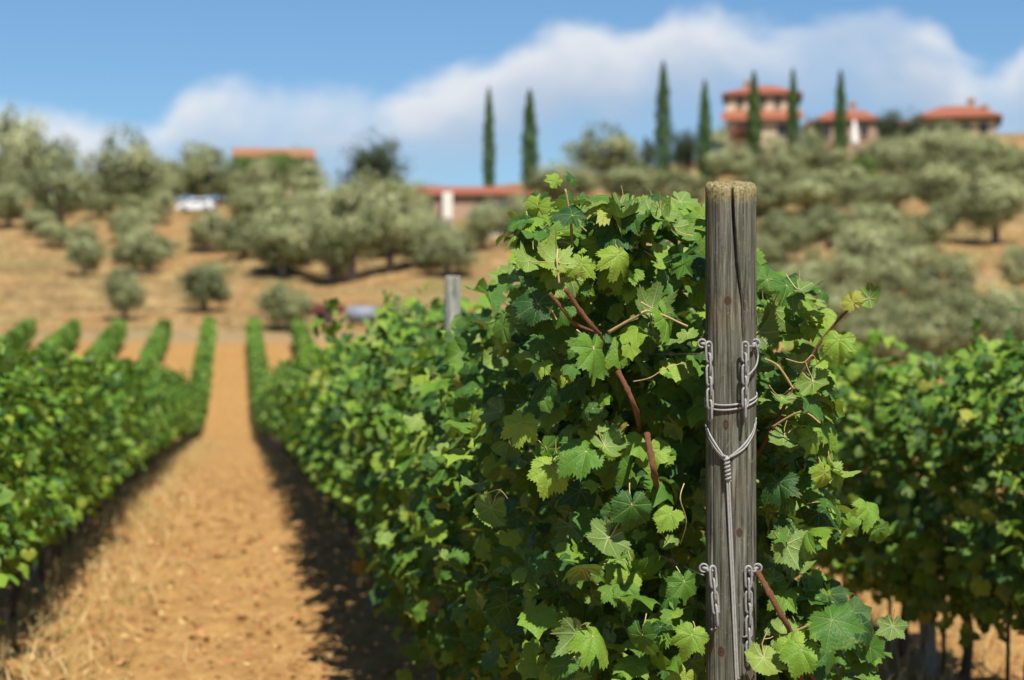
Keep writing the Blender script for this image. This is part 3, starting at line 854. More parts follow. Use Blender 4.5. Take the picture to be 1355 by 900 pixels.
# all the other vines of the vineyard, too many and too small to count
PP, MM, RR = [], [], []
r_ = np.random.default_rng(900)
segs = [(ROW_X[0], main_Y[104] , ROW_Y1), (LEFT_X[0], left_Y[100], ROW_Y1), (ROW_X[1], right_Y[26], up_Y[-1] - .5)]
segs += [(X, 5.0, up_Y[-1] - .5) for X in LEFT_X[1:5]] + [(X, 5.0, ROW_Y1) for X in LEFT_X[5:]]
for X, a, b in segs:
    L = b - a; n = int(L * (150 if L < 30 else 110))
    P, out, d = canopy(n, L, .45, 1.66, .33, r_, .5)
    P[:, 0] += X; P[:, 1] += (a + b) / 2; P[:, 2] += terrain(np.full(n, X), P[:, 1])
    nrm, tip = orient(out, r_, .1)
    PP.append(P); MM.append(frames(nrm, tip, r_.uniform(.10, .15, n))); RR.append(r_.uniform(0, .96, n))
tag(obj('vineyard_rows', scatter_mesh('vineyard_rows', np.concatenate(PP), np.concatenate(MM), T_FAR, np.concatenate(RR), [M['leaf_far']], 9)),
    'distant green vine rows running on down the dip and up the slope', 'vines', kind='stuff')

# ------------------------------------------------------------------ end post, chains, cord, wires
PR = 0.0555


def knot_pos(px, py):
    lat = (px - POST_PX) / F_PX * POST_D
    dep = POST_D - math.sqrt(max(PR * PR - lat * lat, 0))
    q = at(px, py, dep) - post_base
    return (q.x, q.y, q.z)


post_base = Vector((post_c.x, post_c.y, tz(post_c.x, post_c.y)))
KN = [(963, 398, .0085, .011), (978, 705, .008, .011), (953, 862, .010, .013), (960, 562, .008, .014)]
M['post'] = wood_material('weathered_post', [(*knot_pos(px, py), a, b) for px, py, a, b in KN])
M['post_far'] = wood_material('weathered_stake', gain=2.1)
POST_TOP = at(POST_PX, 240, POST_D).z - post_base.z
th_cam = math.atan2(toCam[1], toCam[0])


def make_end_post():
    t = thing('wooden_post', post_base, 'weathered round wooden end post with a cracked lichen-topped head', 'post')
    r_ = np.random.default_rng(4)
    nt_, nz_ = 300, 220
    z = np.concatenate([[-.5], np.linspace(-.05, POST_TOP - .016, nz_)])
    th = np.linspace(0, 2 * math.pi, nt_, endpoint=False)
    Z, T = np.meshgrid(z, th, indexing='ij')
    rr = PR * np.interp(Z, [-.5, 0.9, 1.5, POST_TOP], [1.03, 1.0, 1.0, 1.02]) * (1 + .012 * np.sin(2 * T + .5 + Z) + .008 * np.sin(3 * T - Z * 1.7))
    for k in range(30):                                          # checks and grain ridges running up the wood
        c = r_.uniform(0, 2 * math.pi); wv = r_.uniform(.012, .04); z0 = r_.uniform(-.2, 2); zl = r_.uniform(.15, .8)
        dth = (T - c - .04 * np.sin(Z * r_.uniform(2, 6) + r_.uniform(0, 6)) + math.pi) % (2 * math.pi) - math.pi
        rr -= r_.uniform(.0006, .0018) * np.exp(-(dth / wv) ** 2) * np.exp(-((Z - z0) / zl) ** 4)
    # the long drying crack: starts left of centre at the top and wanders right
    def th_of(px): return th_cam + math.asin(max(-1, min(1, (px - POST_PX) / F_PX * POST_D / PR)))
    zz = [at(0, y, POST_D).z - post_base.z for y in (236, 300, 350, 400, 470, 560, 700, 900)]
    cx_ = [th_of(x) for x in (965, 968, 971, 979, 981, 984, 986, 985)]
    dp_ = [.020, .022, .020, .018, .014, .008, .005, .004]; wd_ = [.055, .062, .060, .056, .046, .034, .026, .022]
    o_ = np.argsort(zz); zz = np.array(zz)[o_]; cx_ = np.array(cx_)[o_]; dp_ = np.array(dp_)[o_]; wd_ = np.array(wd_)[o_]
    dth = (T - np.interp(Z, zz, cx_) - .012 * np.sin(Z * 31) + math.pi) % (2 * math.pi) - math.pi
    rr -= np.interp(Z, zz, dp_) * np.clip(1.15 - np.abs(dth) / np.interp(Z, zz, wd_), 0, 1) ** .6
    X_ = np.cos(T) * rr; Y_ = np.sin(T) * rr
    V = [np.stack([X_, Y_, Z], -1).reshape(-1, 3)]
    n0 = len(z) * nt_
    top = []
    for f, dz in ((.985, .006), (.93, .0105), (.6, .012), (.3, .0125)):
        q = np.stack([X_[-1] * f, Y_[-1] * f, np.full(nt_, POST_TOP - .016 + dz) + r_.normal(0, .0012, nt_)], -1); top.append(q)
    V += top + [np.array([[0, 0, POST_TOP - .0035]])]
    V = np.concatenate(V)
    tilt = -(V[:, 0] * toCam[0] + V[:, 1] * toCam[1]) * .21      # the saw cut leans a little towards the lane
    V[:, 2] += tilt * np.clip((V[:, 2] - POST_TOP + .14) / .12, 0, 1)
    rows = len(z) + 4
    Fc = []
    for i in range(rows - 1):
        a = i * nt_
        for j in range(nt_): Fc.append((a + j, a + (j + 1) % nt_, a + nt_ + (j + 1) % nt_, a + nt_ + j))
    a = (rows - 1) * nt_; c = len(V) - 1
    for j in range(nt_): Fc.append((a + j, a + (j + 1) % nt_, c))
    obj('post_shaft', mesh('post_shaft', V, Fc, [M['post']]), t)
    for px, py in ((944, 833), (982, 842)):                       # bent staples left in the wood
        p = Vector(knot_pos(px, py)); d = (p - Vector((0, 0, p.z))).normalized()
        MB().tube(spline([p - d * .006, p + d * .008, p + d * .010 + Vector((.004, 0, .003)), p + d * .002 + Vector((.009, 0, .004))], 3), .0021, 6).build('staple', M['metal'], t, True)
    return t


make_end_post()


def surf(px, py, off=0.0):
    """point on the camera side of the post, off metres proud of it"""
    lat = (px - POST_PX) / F_PX * POST_D
    r = PR + off
    return at(px, py, POST_D - math.sqrt(max(r * r - lat * lat, 0)))


def link_mesh():
    hl, hw, rw = .0135, .0062, .0025
    P = []
    for k in range(20):
        a = 2 * math.pi * k / 20
        P.append(Vector((hw * math.cos(a), 0, (hl - hw + .004) * (1 if math.sin(a) > 0 else -1) * (abs(math.sin(a)) > 1e-6) + hw * math.sin(a))))
    V, Fc = [], []
    n = 8
    for i, p in enumerate(P):
        t = (P[(i + 1) % 20] - P[i - 1]).normalized(); b = Vector((0, 1, 0)); a = b.cross(t)
        for j in range(n):
            q = 2 * math.pi * j / n; V.append(p + (a * math.cos(q) + b * math.sin(q)) * rw)
    for i in range(20):
        for j in range(n):
            Fc.append((i * n + j, i * n + (j + 1) % n, ((i + 1) % 20) * n + (j + 1) % n, ((i + 1) % 20) * n + j))
    return mesh('chain_link', V, Fc, [M['metal']])


LINK = link_mesh()


def chain(px0, py0, px1, py1, n, off, label, hook_px, sway=0.0):
    top = surf(px0, py0, off); bot = surf(px1, py1, off)
    t = thing('chain', top, label, 'chain', 'short chains hanging on the end post')
    face = math.atan2(camR[1], camR[0])
    for k in range(n):
        f = (k + .5) / n
        p = top.lerp(bot, f); p.x += sway * math.sin(f * 5)
        o = obj('chain_link', LINK, t, p - top)
        ax = (bot - top).normalized()
        q = Vector((0, 0, -1)).rotation_difference(ax)
        spin = face + (R(18) if k % 2 == 0 else R(102)) + R(random.uniform(-12, 12))
        o.rotation_euler = (q.to_matrix() @ Matrix.Rotation(spin, 3, 'Z')).to_euler()
        s = (bot - top).length / n / .0205
        o.scale = (min(s, 1.15), min(s, 1.15), s)
    # the shackle it hangs from: bolt along the post side and a bent wire eye
    a = surf(hook_px, py0 - 2, .004) - top
    b = Vector(tuple(camR * (.013 if hook_px > POST_PX else -.013))) + Vector((0, .012, .004))
    MB().tube([a, a + b], .0042, 8).build('bolt', M['metal'], t, True)
    e = a + b * .6
    ring = [e + Vector((math.cos(k) * .009 * camR[0], math.cos(k) * .009 * camR[1] - .004, math.sin(k) * .009)) for k in np.linspace(0, 2 * math.pi, 15)]
    MB().tube(ring, .0025, 6, caps=False).build('eye', M['metal'], t, True)
    MB().tube(spline([a, a + Vector((0, -.012, -.004)), Vector((0, 0, 0))], 4), .0028, 6).build('hook', M['metal'], t, True)
    return t


chain(938, 458, 940, 551, 6, .012, 'short grey chain against the post top edge opposite the crack', 934)
chain(986, 458, 986, 549, 6, .026, 'short grey chain casting a long shadow below the crack', 996)
lp = thing('wire_loop', surf(1001, 457, .012), 'bent wire loop joining shackle and chain under the crack', 'wire')
MB().tube(spline([p - lp.location for p in (surf(1000, 456, .010), surf(1003, 470, .012), surf(1000, 485, .014), surf(990, 497, .020))], 6), .0022, 6).build('wire_strand', M['metal'], lp, True)
chain(943, 755, 948, 823, 4, .012, 'shortest grey chain, hung low on the post at the barbed wire', 936)
chain(990, 755, 991, 870, 7, .012, 'longest grey chain, hung low on the post over the rusty cane', 998)


def make_cord():
    t = thing('cord', surf(962, 610, .004), 'pale twisted cord looped round the post and knotted into a stay', 'cord')
    o = t.location
    def ring(pyf, pyb, name, r=.0026, skew=0.0):
        pts = []
        for k in range(49):
            a = th_cam + 2 * math.pi * k / 48
            s = math.sin(a - th_cam)
            y = pyf + (pyb - pyf) * (0.5 - 0.5 * math.cos(a - th_cam)) + skew * s
            pts.append(Vector((post_c.x + math.cos(a) * (PR + .002), post_c.y + math.sin(a) * (PR + .002), at(0, y, POST_D).z)) - o)
        MB().tube(pts, r, 6, caps=False).build(name, M['cord'], t, True)
    ring(541, 520, 'loop', skew=-5); ring(535, 515, 'loop', skew=-4)
    for d in (0, 5):                                              # the two-strand V that hangs the stay
        L = [surf(934, 562 + d, .002), surf(938, 573 + d, .003), surf(948, 590 + d, .004), surf(959, 606, .005)]
        Rr = [surf(1000, 553 + d, .002), surf(996, 570 + d, .003), surf(984, 589 + d, .004), surf(964, 606, .005)]
        for P in (L, Rr): MB().tube(spline([p - o for p in P], 5), .0026, 6).build('strand', M['cord'], t, True)
    a, b = surf(961, 603, .006) - o, surf(963.5, 637, .006) - o
    ax = (b - a); u = ax.orthogonal().normalized(); v = ax.normalized().cross(u)
    helix = [a + ax * (k / 95) + (u * math.cos(k * .44) + v * math.sin(k * .44)) * .0052 for k in range(96)]
    MB().tube(helix, .0026, 6).tube([a, b], .0042, 6).build('knot', M['cord'], t, True)
    P = spline([surf(963, 632, .006) - o, surf(966, 700, .004) - o, surf(970, 790, .004) - o, surf(975, 905, .004) - o, surf(981, 1040, .004) - o], 6)
    for s in (-.0022, .0022):
        MB().tube([p + Vector((s * camR[0], s * camR[1], 0)) for p in P], .0026, 6).build('stay', M['cord'], t, True)


make_cord()


def wire(X, y0, y1, h, label, knot=None):
    n = int((y1 - y0) / 2.65) + 2
    ysn = np.linspace(y0, y1, n)
    pts = [Vector((X, y, tz(X, y) + h - .015 * (k % 2))) for k, y in enumerate(ysn)]
    t = thing('trellis_wire', pts[0], label, 'wire')
    mb = MB(); mb.tube([p - pts[0] for p in spline(pts, 2)], .0016, 5); mb.build('wire_strand', M['wire'], t, True)
    if knot:
        mb = MB()
        for q in knot:
            c = Vector((0, q, 0))
            mb.tube([c + Vector((math.cos(k * .9) * .004, k * .0016 - .012, math.sin(k * .9) * .004)) for k in range(16)], .0015, 5)
            mb.tube([c + Vector((0, -.012, 0)), c + Vector((.006, -.03, -.008)), c + Vector((.004, -.04, -.014))], .0014, 5)
        mb.build('wire_twist', M['wire'], t, True)


wz1 = at(0, 455, POST_D).z; wz2 = at(0, 748, POST_D).z
for s, nm in ((-1, 'lane side'), (1, 'grove side')):
    for zz, lv in ((wz1, 'upper'), (wz2, 'lower')):
        wire(post_c.x + s * .062, post_c.y - .005, 117, zz, f'{lv} trellis wire tied to the {nm} of the end post', (.34, ) if s < 0 else None)


def stake(X, y, h, r, label, group):
    t = thing('wooden_post', (X, y, tz(X, y)), label, 'post', group)
    z = [-.3, 0, h * .5, h - .012, h, h + .001]; rr = [r * 1.05, r * 1.03, r, r * .98, r * .85, r * .3]
    V, Fc = tube_arrays([(0, 0, q) for q in z], rr, 14)
    obj('post_shaft', mesh('post_shaft', V, Fc, [M['post_far']]), t)
    MB().tube([(-r - .006, .0, h - .2), (-r * .6, -r * .7, h - .2)], .004, 5).build('staple', M['metal'], t, True)


p2 = at(602, HOR, 9.75)
stake(ROW_X[0] - .06, p2.y, at(602, 365, 9.75).z - tz(p2.x, p2.y), .040, 'grey wooden post standing proud of the leaves, second in its row', None)
for k in range(2, 12):
    stake(ROW_X[0], 4.4 + 5.35 * k, 1.72, .04, 'grey intermediate post half buried in the main vine row', 'row posts among the vines')
for k in range(0, 6):
    stake(ROW_X[1] - .02, 10.2 + 5.35 * k, 1.64, .045, 'grey post almost lost in the outermost vine row', 'posts of the outermost row')
for k in range(2, 8):
    stake(LEFT_X[0], 4.4 + 5.35 * k, 1.66, .04, 'grey post hidden in the row across the lane', 'posts of the row across the lane')
for k in range(9):                                                # thin training canes between the trunks of the outer row
    y = 8.4 + STEP * k
    o = MB().tube([(0, 0, -.1), (.01, .005, .5), (.0, 0, 1.05)], .011, 6).build('training_stake', M['trunk'], None, True)
    o.location = (ROW_X[1] + .05, y, tz(ROW_X[1] + .05, y))
    tag(o, 'thin dark training stake between trunks of the outermost row', 'stake', 'training stakes of the outermost row')

# ------------------------------------------------------------------ olive grove, cypresses, other trees
def blob_crown(seed, nclump, nleaf, shape, leaf, templates=T_OLIVE, mat='olive', hollow=.55):
    """crown in a unit box: clumps of small leaves with gaps between; base at z 0.18, top at 1"""
    r_ = np.random.default_rng(seed)
    PP, NN, TT, RR = [], [], [], []
    for k in range(nclump):
        a = r_.uniform(0, 2 * math.pi); c = r_.uniform(-.9, 1); rad = r_.uniform(hollow, 1.0)
        s = math.sqrt(max(0, 1 - c * c))
        ctr = np.array([math.cos(a) * s * rad * .40, math.sin(a) * s * rad * .40, .50 + c * rad * .40])
        if shape == 'round': ctr[2] = .54 + c * rad * .38
        cr = r_.uniform(.07, .19); ctr = ctr * (1 + r_.normal(0, .07))
        q = r_.normal(0, 1, (nleaf, 3)); q /= np.linalg.norm(q, axis=1, keepdims=True)
        f = r_.uniform(.35, 1.05, nleaf)[:, None]
        PP.append(ctr + q * f * cr * np.array([1, 1, .85])); g = PP[-1] - np.array([0, 0, .42]); g /= np.linalg.norm(g, axis=1, keepdims=True)
        NN.append(q * .6 + g * .7 + r_.normal(0, .42, q.shape))
        TT.append(q + r_.normal(0, .6, q.shape) + np.array([0, 0, .25]))
        RR.append(np.clip(r_.uniform(.1, .9) + r_.normal(0, .16, nleaf), 0, 1))
    P = np.concatenate(PP)
    return scatter_mesh('crown', P, frames(np.concatenate(NN), np.concatenate(TT), r_.uniform(.7, 1.3, len(P)) * leaf), templates, np.concatenate(RR), [M[mat]], seed)


def tree_trunk(seed, spread=.26, r0=.045, mat='olive_bark'):
    r_ = np.random.default_rng(seed); mb = MB()
    lean = r_.normal(0, .04, 2)
    P = [(0, 0, -.05), (lean[0] * .5, lean[1] * .5, .14), (lean[0], lean[1], .30)]
    mb.tube(spline(P, 3), np.linspace(r0 * 1.25, r0 * .8, 7), 7)
    for k in range(5):
        a = k * 1.26 + r_.uniform(-.4, .4); s = spread * r_.uniform(.6, 1)
        e = (lean[0] + math.cos(a) * s, lean[1] + math.sin(a) * s, r_.uniform(.5, .78))
        m_ = (lean[0] + math.cos(a) * s * .45, lean[1] + math.sin(a) * s * .45, .42)
        sp = spline([(lean[0], lean[1], .28), m_, e], 3); mb.tube(sp, np.linspace(r0 * .6, r0 * .15, len(sp)), 5)
    return mesh('trunk', mb.V, mb.F, [M[mat]])


OL = [blob_crown(k, 62, 100, 'olive', .056) for k in range(6)]
OT = [tree_trunk(k) for k in range(6)]
RD = [blob_crown(20 + k, 60, 90, 'round', .046, mat='dark_leaf', hollow=.3) for k in range(3)]
RT = [tree_trunk(20 + k, .2, .035) for k in range(3)]
SB = [blob_crown(30 + k, 46, 85, 'round', .05, mat='shrub', hollow=.35) for k in range(3)]


def tree(kind, px, top, base, wpx, label, group, d=None):
    if d is None: X, Y, D = hit(px, base)
    else:
        p = at(px, base, d); X, Y, D = p.x, p.y, d
    z = tz(X, Y)
    H = CAMZ + (HOR - top) / F_PX * D - z
    W = min(wpx * 1.08, 112) / F_PX * D
    H = max(H * 1.04, W * .6)
    crowns, trunks, nm = {'olive': (OL, OT, 'olive_tree'), 'dark': (RD, RT, 'evergreen_tree'), 'shrub': (SB, RT, 'shrub')}[kind]
    t = thing(nm, (X, Y, z), label, 'tree' if kind != 'shrub' else 'shrub', group, random.uniform(0, 6.28))
    k = random.randrange(len(crowns))
    c = obj('crown', crowns[k], t); c.scale = (W / .98, W / .98, H)
    b = obj('trunk', trunks[k % len(trunks)], t); b.scale = (W / .98, W / .98, H)
    return t


GL, GR, GC = 'olive trees on the slope above the vine rows', 'olive trees massed below the villa', 'olives in front of the villa'
OLV = [
    (20, 146, 288, 125, 'largest olive tree on the ridge above the dry field', None), (80, 184, 303, 92, 'olive tree with a pale trunk foot beside the largest olive', None),
    (165, 172, 292, 125, 'broad olive tree casting shade on the ridge grass', None), (12, 216, 302, 66, 'round silvery olive below the largest olive tree', None),
    (262, 190, 272, 92, 'olive tree behind the white car', None), (218, 205, 268, 50, 'slim olive beside the white car', None),
    (190, 268, 310, 44, 'low olive bush downhill from the white car', None),
    (195, 303, 362, 90, 'squat olive on the open dry slope below the white car', None), (165, 352, 424, 62, 'small lone olive at the upper ends of the vine rows', None),
    (272, 345, 412, 90, 'low olive in line with the end of the lane', None), (318, 280, 345, 80, LAB_O := 'silvery olive in the grove on the slope', GL), (340, 240, 300, 90, LAB_O, GL),
    (375, 262, 366, 110, LAB_O, GL), (420, 238, 340, 105, LAB_O, GL), (465, 228, 372, 128, LAB_O, GL), (515, 228, 362, 95, LAB_O, GL), (440, 265, 375, 80, LAB_O, GL),
    (550, 265, 350, 70, LAB_O, GL), (593, 298, 366, 95, 'low olive in front of the pale terrace wall', None), (378, 372, 438, 78, 'olive with a dark trunk beside the red trailer', None),
    (540, 398, 452, 88, 'pale olive bush beside the grey-blue tank', None), (640, 262, 330, 55, 'thin olive before the low house terrace', None),
    (800, 166, 250, 135, 'wide olive crown standing alone between the cypress pairs', None), (745, 225, 275, 100, LAB_P := 'pale low olive on the ridge below the cypresses', 'pale ridge olives'),
    (830, 222, 278, 120, LAB_P, 'pale ridge olives'), (900, 228, 280, 90, LAB_P, 'pale ridge olives'),
    (946, 166, 250, 56, LAB_V := 'olive between the cypresses in front of the villa tower', GC), (1024, 178, 245, 48, LAB_V, GC), (1066, 168, 240, 54, LAB_V, GC),
]
def right_label(px, base):
    w_ = 'villa tower' if px < 1065 else ('low villa wing' if px < 1180 else 'end wing of the villa')
    h_ = ('high on the slope below the ' + w_) if base < 300 else (('halfway down the slope below the ' + w_) if base < 405 else ('behind the outermost vine row, downhill from the ' + w_))
    return 'silvery olive ' + h_, 'olives ' + h_


for a in [(1012, 222, 285, 66), (1073, 222, 285, 100), (1118, 215, 275, 60), (1160, 225, 290, 105), (1190, 178, 250, 75), (1240, 162, 240, 112), (1298, 172, 250, 105),
          (1240, 205, 292, 130), (1318, 212, 322, 130), (1246, 262, 320, 66), (1038, 276, 348, 84), (1095, 268, 330, 80), (1160, 262, 335, 120), (1150, 290, 392, 125), (1212, 306, 400, 112),
          (1195, 345, 425, 105), (1345, 322, 388, 62), (1080, 330, 400, 70), (1100, 372, 462, 105), (1180, 392, 478, 115), (1262, 378, 470, 120), (1335, 368, 465, 110), (1045, 360, 440, 90), (1300, 395, 490, 110),
          (1225, 400, 495, 100), (1150, 402, 490, 90), (1350, 395, 495, 90)]:
    OLV.append((*a, *right_label(a[0], a[2])))
fr = random.Random(8)
def fill(n, x0, x1, y0, y1, lab, g, holes=()):
    k = 0
    while k < n:
        px, py = fr.uniform(x0, x1), fr.uniform(y0, y1)
        if any(a < px < b and c < py < d for a, b, c, d in holes): continue
        k += 1; D = hit(px, py)[2]; wp = fr.uniform(2.2, 4.6) * F_PX / D
        l_, g_ = (lab, g) if lab else right_label(px, py)
        OLV.append((px, py - wp * fr.uniform(.78, .95), py, wp / 1.08, l_, g_))
fill(26, 990, 1365, 235, 440, None, None, [(1255, 1340, 325, 400), (1055, 1125, 345, 400)])
fill(26, 270, 590, 285, 366, LAB_O, GL)
fill(8, 205, 335, 263, 268, 'olive closing the skyline behind the white car', 'olives behind the white car')
fill(7, 20, 300, 312, 372, 'low silvery olive scrub on the open dry slope', 'olive scrub on the dry slope', [(205, 300, 300, 352)])
for a in ((545, 248, 335, 75), (505, 235, 320, 80), (345, 208, 268, 66), (405, 210, 272, 62), (700, 252, 330, 80), (672, 268, 322, 46)):
    OLV.append((*a, 'olive screening the low houses on the skyline', 'olives screening the skyline houses'))
for a in ((1262, 164, 232, 70), (1310, 176, 236, 60), (1352, 192, 246, 70), (1150, 186, 236, 60), (1095, 188, 240, 60), (980, 190, 248, 40)):
    OLV.append((*a, 'olive standing tight against the villa walls', 'olives against the villa walls'))
fill(15, -20, 235, 266, 300, 'olive of the tree line along the ridge', 'olives along the ridge')
def left_label(px, base):
    w_ = 'near the farmhouse' if px < 400 else 'below the dark round evergreen'
    h_ = 'at the top of the slope grove ' if base < 312 else ('in the middle of the slope grove ' if base < 345 else 'on the lower edge of the slope grove ')
    return 'silvery olive ' + h_ + w_, 'olives ' + h_ + w_


OLV = [(*o_[:4], *left_label(o_[0], o_[2])) if o_[5] == GL else o_ for o_ in OLV]
for px, top, base, wp, lab, g in OLV: tree('olive', px, top, base, wp, lab, g)
tree('dark', 492, 170, 285, 104, 'dark round evergreen tree standing above the silvery olives', None)
tree('dark', 907, 162, 248, 52, 'dark broad tree beside the tall cypress near the villa', None)
tree('dark', 1178, 140, 222, 56, LAB_D := 'dark evergreen between the two villa wings', 'dark evergreens between the villa wings')
tree('dark', 1206, 140, 220, 48, LAB_D, 'dark evergreens between the villa wings')
tree('dark', 1078, 150, 215, 40, 'small dark tree beside the villa tower', None)
tree('dark', 858, 178, 245, 28, 'narrow dark bush between wide olive and tall cypress', None)
tree('shrub', 372, 196, 262, 92, 'bright green bush in front of the orange-roofed farmhouse', None)
tree('shrub', 318, 200, 262, 60, 'green bush beside the orange-roofed farmhouse', None)
tree('shrub', 1140, 212, 250, 70, 'bright green garden bush under the villa wing', None)
tree('shrub', 842, 205, 250, 34, 'yellow-green shrub beside the wide lone olive', None)
tree('shrub', 1268, 175, 235, 30, 'bright green shrub in front of the end villa wing', None)


def cypress_mesh(seed):
    r_ = np.random.default_rng(seed); n = 5200
    z = r_.uniform(0.02, 1, n) ** 1.05
    prof = np.interp(z, [0, .05, .25, .55, .8, .93, 1], [.45, .8, 1.0, .86, .55, .25, .04])
    a = r_.uniform(0, 2 * math.pi, n); rad = prof * (1 - .5 * r_.uniform(0, 1, n) ** 2) * (1 + .14 * np.sin(a * 3 + z * 20) + .10 * np.sin(z * 47 + a))
    P = np.stack([np.cos(a) * rad * .5, np.sin(a) * rad * .5, z], -1)
    out = np.stack([np.cos(a), np.sin(a), np.full(n, .25)], -1)
    nrm = out + r_.normal(0, .5, out.shape); tip = out * .25 + np.array([0, 0, 1]) + r_.normal(0, .25, out.shape)
    Mx = frames(nrm, tip, r_.uniform(.7, 1.3, n))
    Mx = Mx * np.array([.16, .16, .035])[None, :, None]
    rn = np.clip(.5 + .3 * np.sin(a * 3 + z * 20) + r_.normal(0, .2, n), 0, 1)
    return scatter_mesh('crown', P, Mx, T_OLIVE, rn, [M['cypress']], seed)


CYM = [cypress_mesh(k) for k in range(3)]
ctr = MB().tube([(0, 0, -.03), (0, 0, .3), (0, 0, .8)], [.14, .10, .03], 8)
CTR = mesh('trunk', ctr.V, ctr.F, [M['olive_bark']])
for k, (px, top, base, wp, lab) in enumerate([
        (647, 122, 258, 17, 'slim cypress rising over the low house roof'), (701, 124, 250, 22, 'cypress of the isolated pair farther from the low house'),
        (878, 88, 250, 23, 'tallest cypress, beside the dark broad tree'), (933, 113, 252, 21, 'cypress just before the villa tower wall'),
        (998, 101, 245, 22, 'cypress standing across the middle of the villa tower'), (1050, 97, 240, 17, 'cypress at the tower corner nearest the villa wing'),
        (1113, 99, 232, 19, 'cypress in front of the villa wing beside the white parasol')]):
    X, Y, D = hit(px, base)
    D = min(D, 240); p = at(px, base, D); X, Y = p.x, p.y
    z = tz(X, Y); t = thing('cypress_tree', (X, Y, z), lab, 'tree', 'cypresses along the ridge', k * 1.3)
    H = CAMZ + (HOR - top) / F_PX * D - z + .3; W = wp / F_PX * D * random.uniform(.95, 1.15)
    c = obj('crown', CYM[k % 3], t); c.scale = (W, W, H); b = obj('trunk', CTR, t); b.scale = (W, W, H)

# ------------------------------------------------------------------ houses
def hip_roof(mb, c, sx, sy, z, h, over, m=0, ridge=.45, th=.18):
    ax, ay = sx / 2 + over, sy / 2 + over
    rx = sx / 2 * ridge if sx >= sy else 0.02; ry = sy / 2 * ridge if sy > sx else 0.02
    x, y = c
    V = [(x - ax, y - ay, z), (x + ax, y - ay, z), (x + ax, y + ay, z), (x - ax, y + ay, z),
         (x - ax, y - ay, z + th), (x + ax, y - ay, z + th), (x + ax, y + ay, z + th), (x - ax, y + ay, z + th),
         (x - rx, y - ry, z + h), (x + rx, y - ry, z + h), (x + rx, y + ry, z + h), (x - rx, y + ry, z + h)]
    Fc = [(3, 2, 1, 0), (0, 1, 5, 4), (1, 2, 6, 5), (2, 3, 7, 6), (3, 0, 4, 7), (4, 5, 9, 8), (5, 6, 10, 9), (6, 7, 11, 10), (7, 4, 8, 11), (8, 9, 10, 11)]
    mb.add(V, Fc, m)


def window(t, x, y, z, w_, h, glass='glass'):
    """frame, recessed pane and sill on the front (-y) face"""
    f = MB()
    for dx in (-w_ / 2, w_ / 2): f.box((x + dx, y - .04, z), (.12, .14, h + .12))
    for dz in (-h / 2, h / 2): f.box((x, y - .043, z + dz), (w_ - .12, .14, .12))
    o = f.build('window', M['timber'], t)
    MB().box((x, y - .012, z), (w_ - .1, .03, h - .1)).build('pane', M[glass], o)
    MB().box((x, y - .10, z - h / 2 - .12), (w_ + .3, .24, .09)).build('sill', M['stone'], o)


def chimney(t, x, y, z, s, h):
    r = MB().box((x, y, z + h / 2), (s, s, h)); r.box((x, y, z + h + .06), (s * 1.35, s * 1.35, .14)); r.box((x, y, z + h + .25), (s * .9, s * .9, .22), m=0)
    r.build('chimney', M['wall_pink'], t)


def house_at(px, base, D, label, name='villa'):
    p = at(px, base, D); z = tz(p.x, p.y)
    return thing(name, (p.x, p.y, z), label, 'house', None, -math.atan2(p.x, p.y)), D / F_PX, z


DV = 252.0
# villa tower
t, s, z0 = house_at(1009, 215, DV, 'square villa tower with two tiers of terracotta roof')
zr = lambda py: CAMZ + (HOR - py) / F_PX * DV - z0
W = 92 * s
b = MB().box((0, 0, zr(131) / 2 - .5), (W, W, zr(131) + 1)); b.build('wall', M['wall'], t)
r = MB(); hip_roof(r, (0, 0), W, W, zr(131), (131 - 113) * s, 6.5 * s, ridge=.3); r.build('roof', M['roof'], t)
e = MB().box((0, 0, zr(131) - .13), (W + 8 * s, W + 8 * s, .2)); e.build('eaves', M['timber'], t)
lw = MB().box((0, -W / 2 - 1.6, zr(170) / 2 - .5), (W * 1.02, 3.2, zr(170) + 1)); lw.build('porch_wall', M['wall'], t)
V = []; yb, yf = -W / 2 - .02, -W / 2 - 3.9
za, zb_ = zr(152), zr(167); hx = W / 2 + .6
rr = MB().add([(-hx, yf, zb_), (hx, yf, zb_), (hx, yb, za), (-hx, yb, za), (-hx, yf, zb_ - .2), (hx, yf, zb_ - .2), (hx, yb, za - .2), (-hx, yb, za - .2)],
              [(0, 1, 2, 3), (7, 6, 5, 4), (4, 5, 1, 0), (5, 6, 2, 1), (7, 4, 0, 3), (6, 7, 3, 2)])
rr.build('porch_roof', M['roof'], t)
for x in (-.31, .0, .22, .40): window(t, x * W, -W / 2, zr(140.5), 7 * s, 9 * s, 'glass')
for x in (-.28, .28): window(t, x * W, -W / 2 - 3.2, zr(182), 12 * s, 15 * s)
chimney(t, -.22 * W, 0, zr(120), .7, 1.0)
q = MB().box((-.32 * W, -W / 2 - 4.6, zr(184)), (3.4, 2.6, .16)); q.build('canopy', M['roof'], t)
for dx in (-1.5, 1.5): MB().box((-.32 * W + dx, -W / 2 - 5.7, zr(184) / 2 - .1), (.22, .22, zr(184) - .02)).build('canopy_post', M['timber'], t)
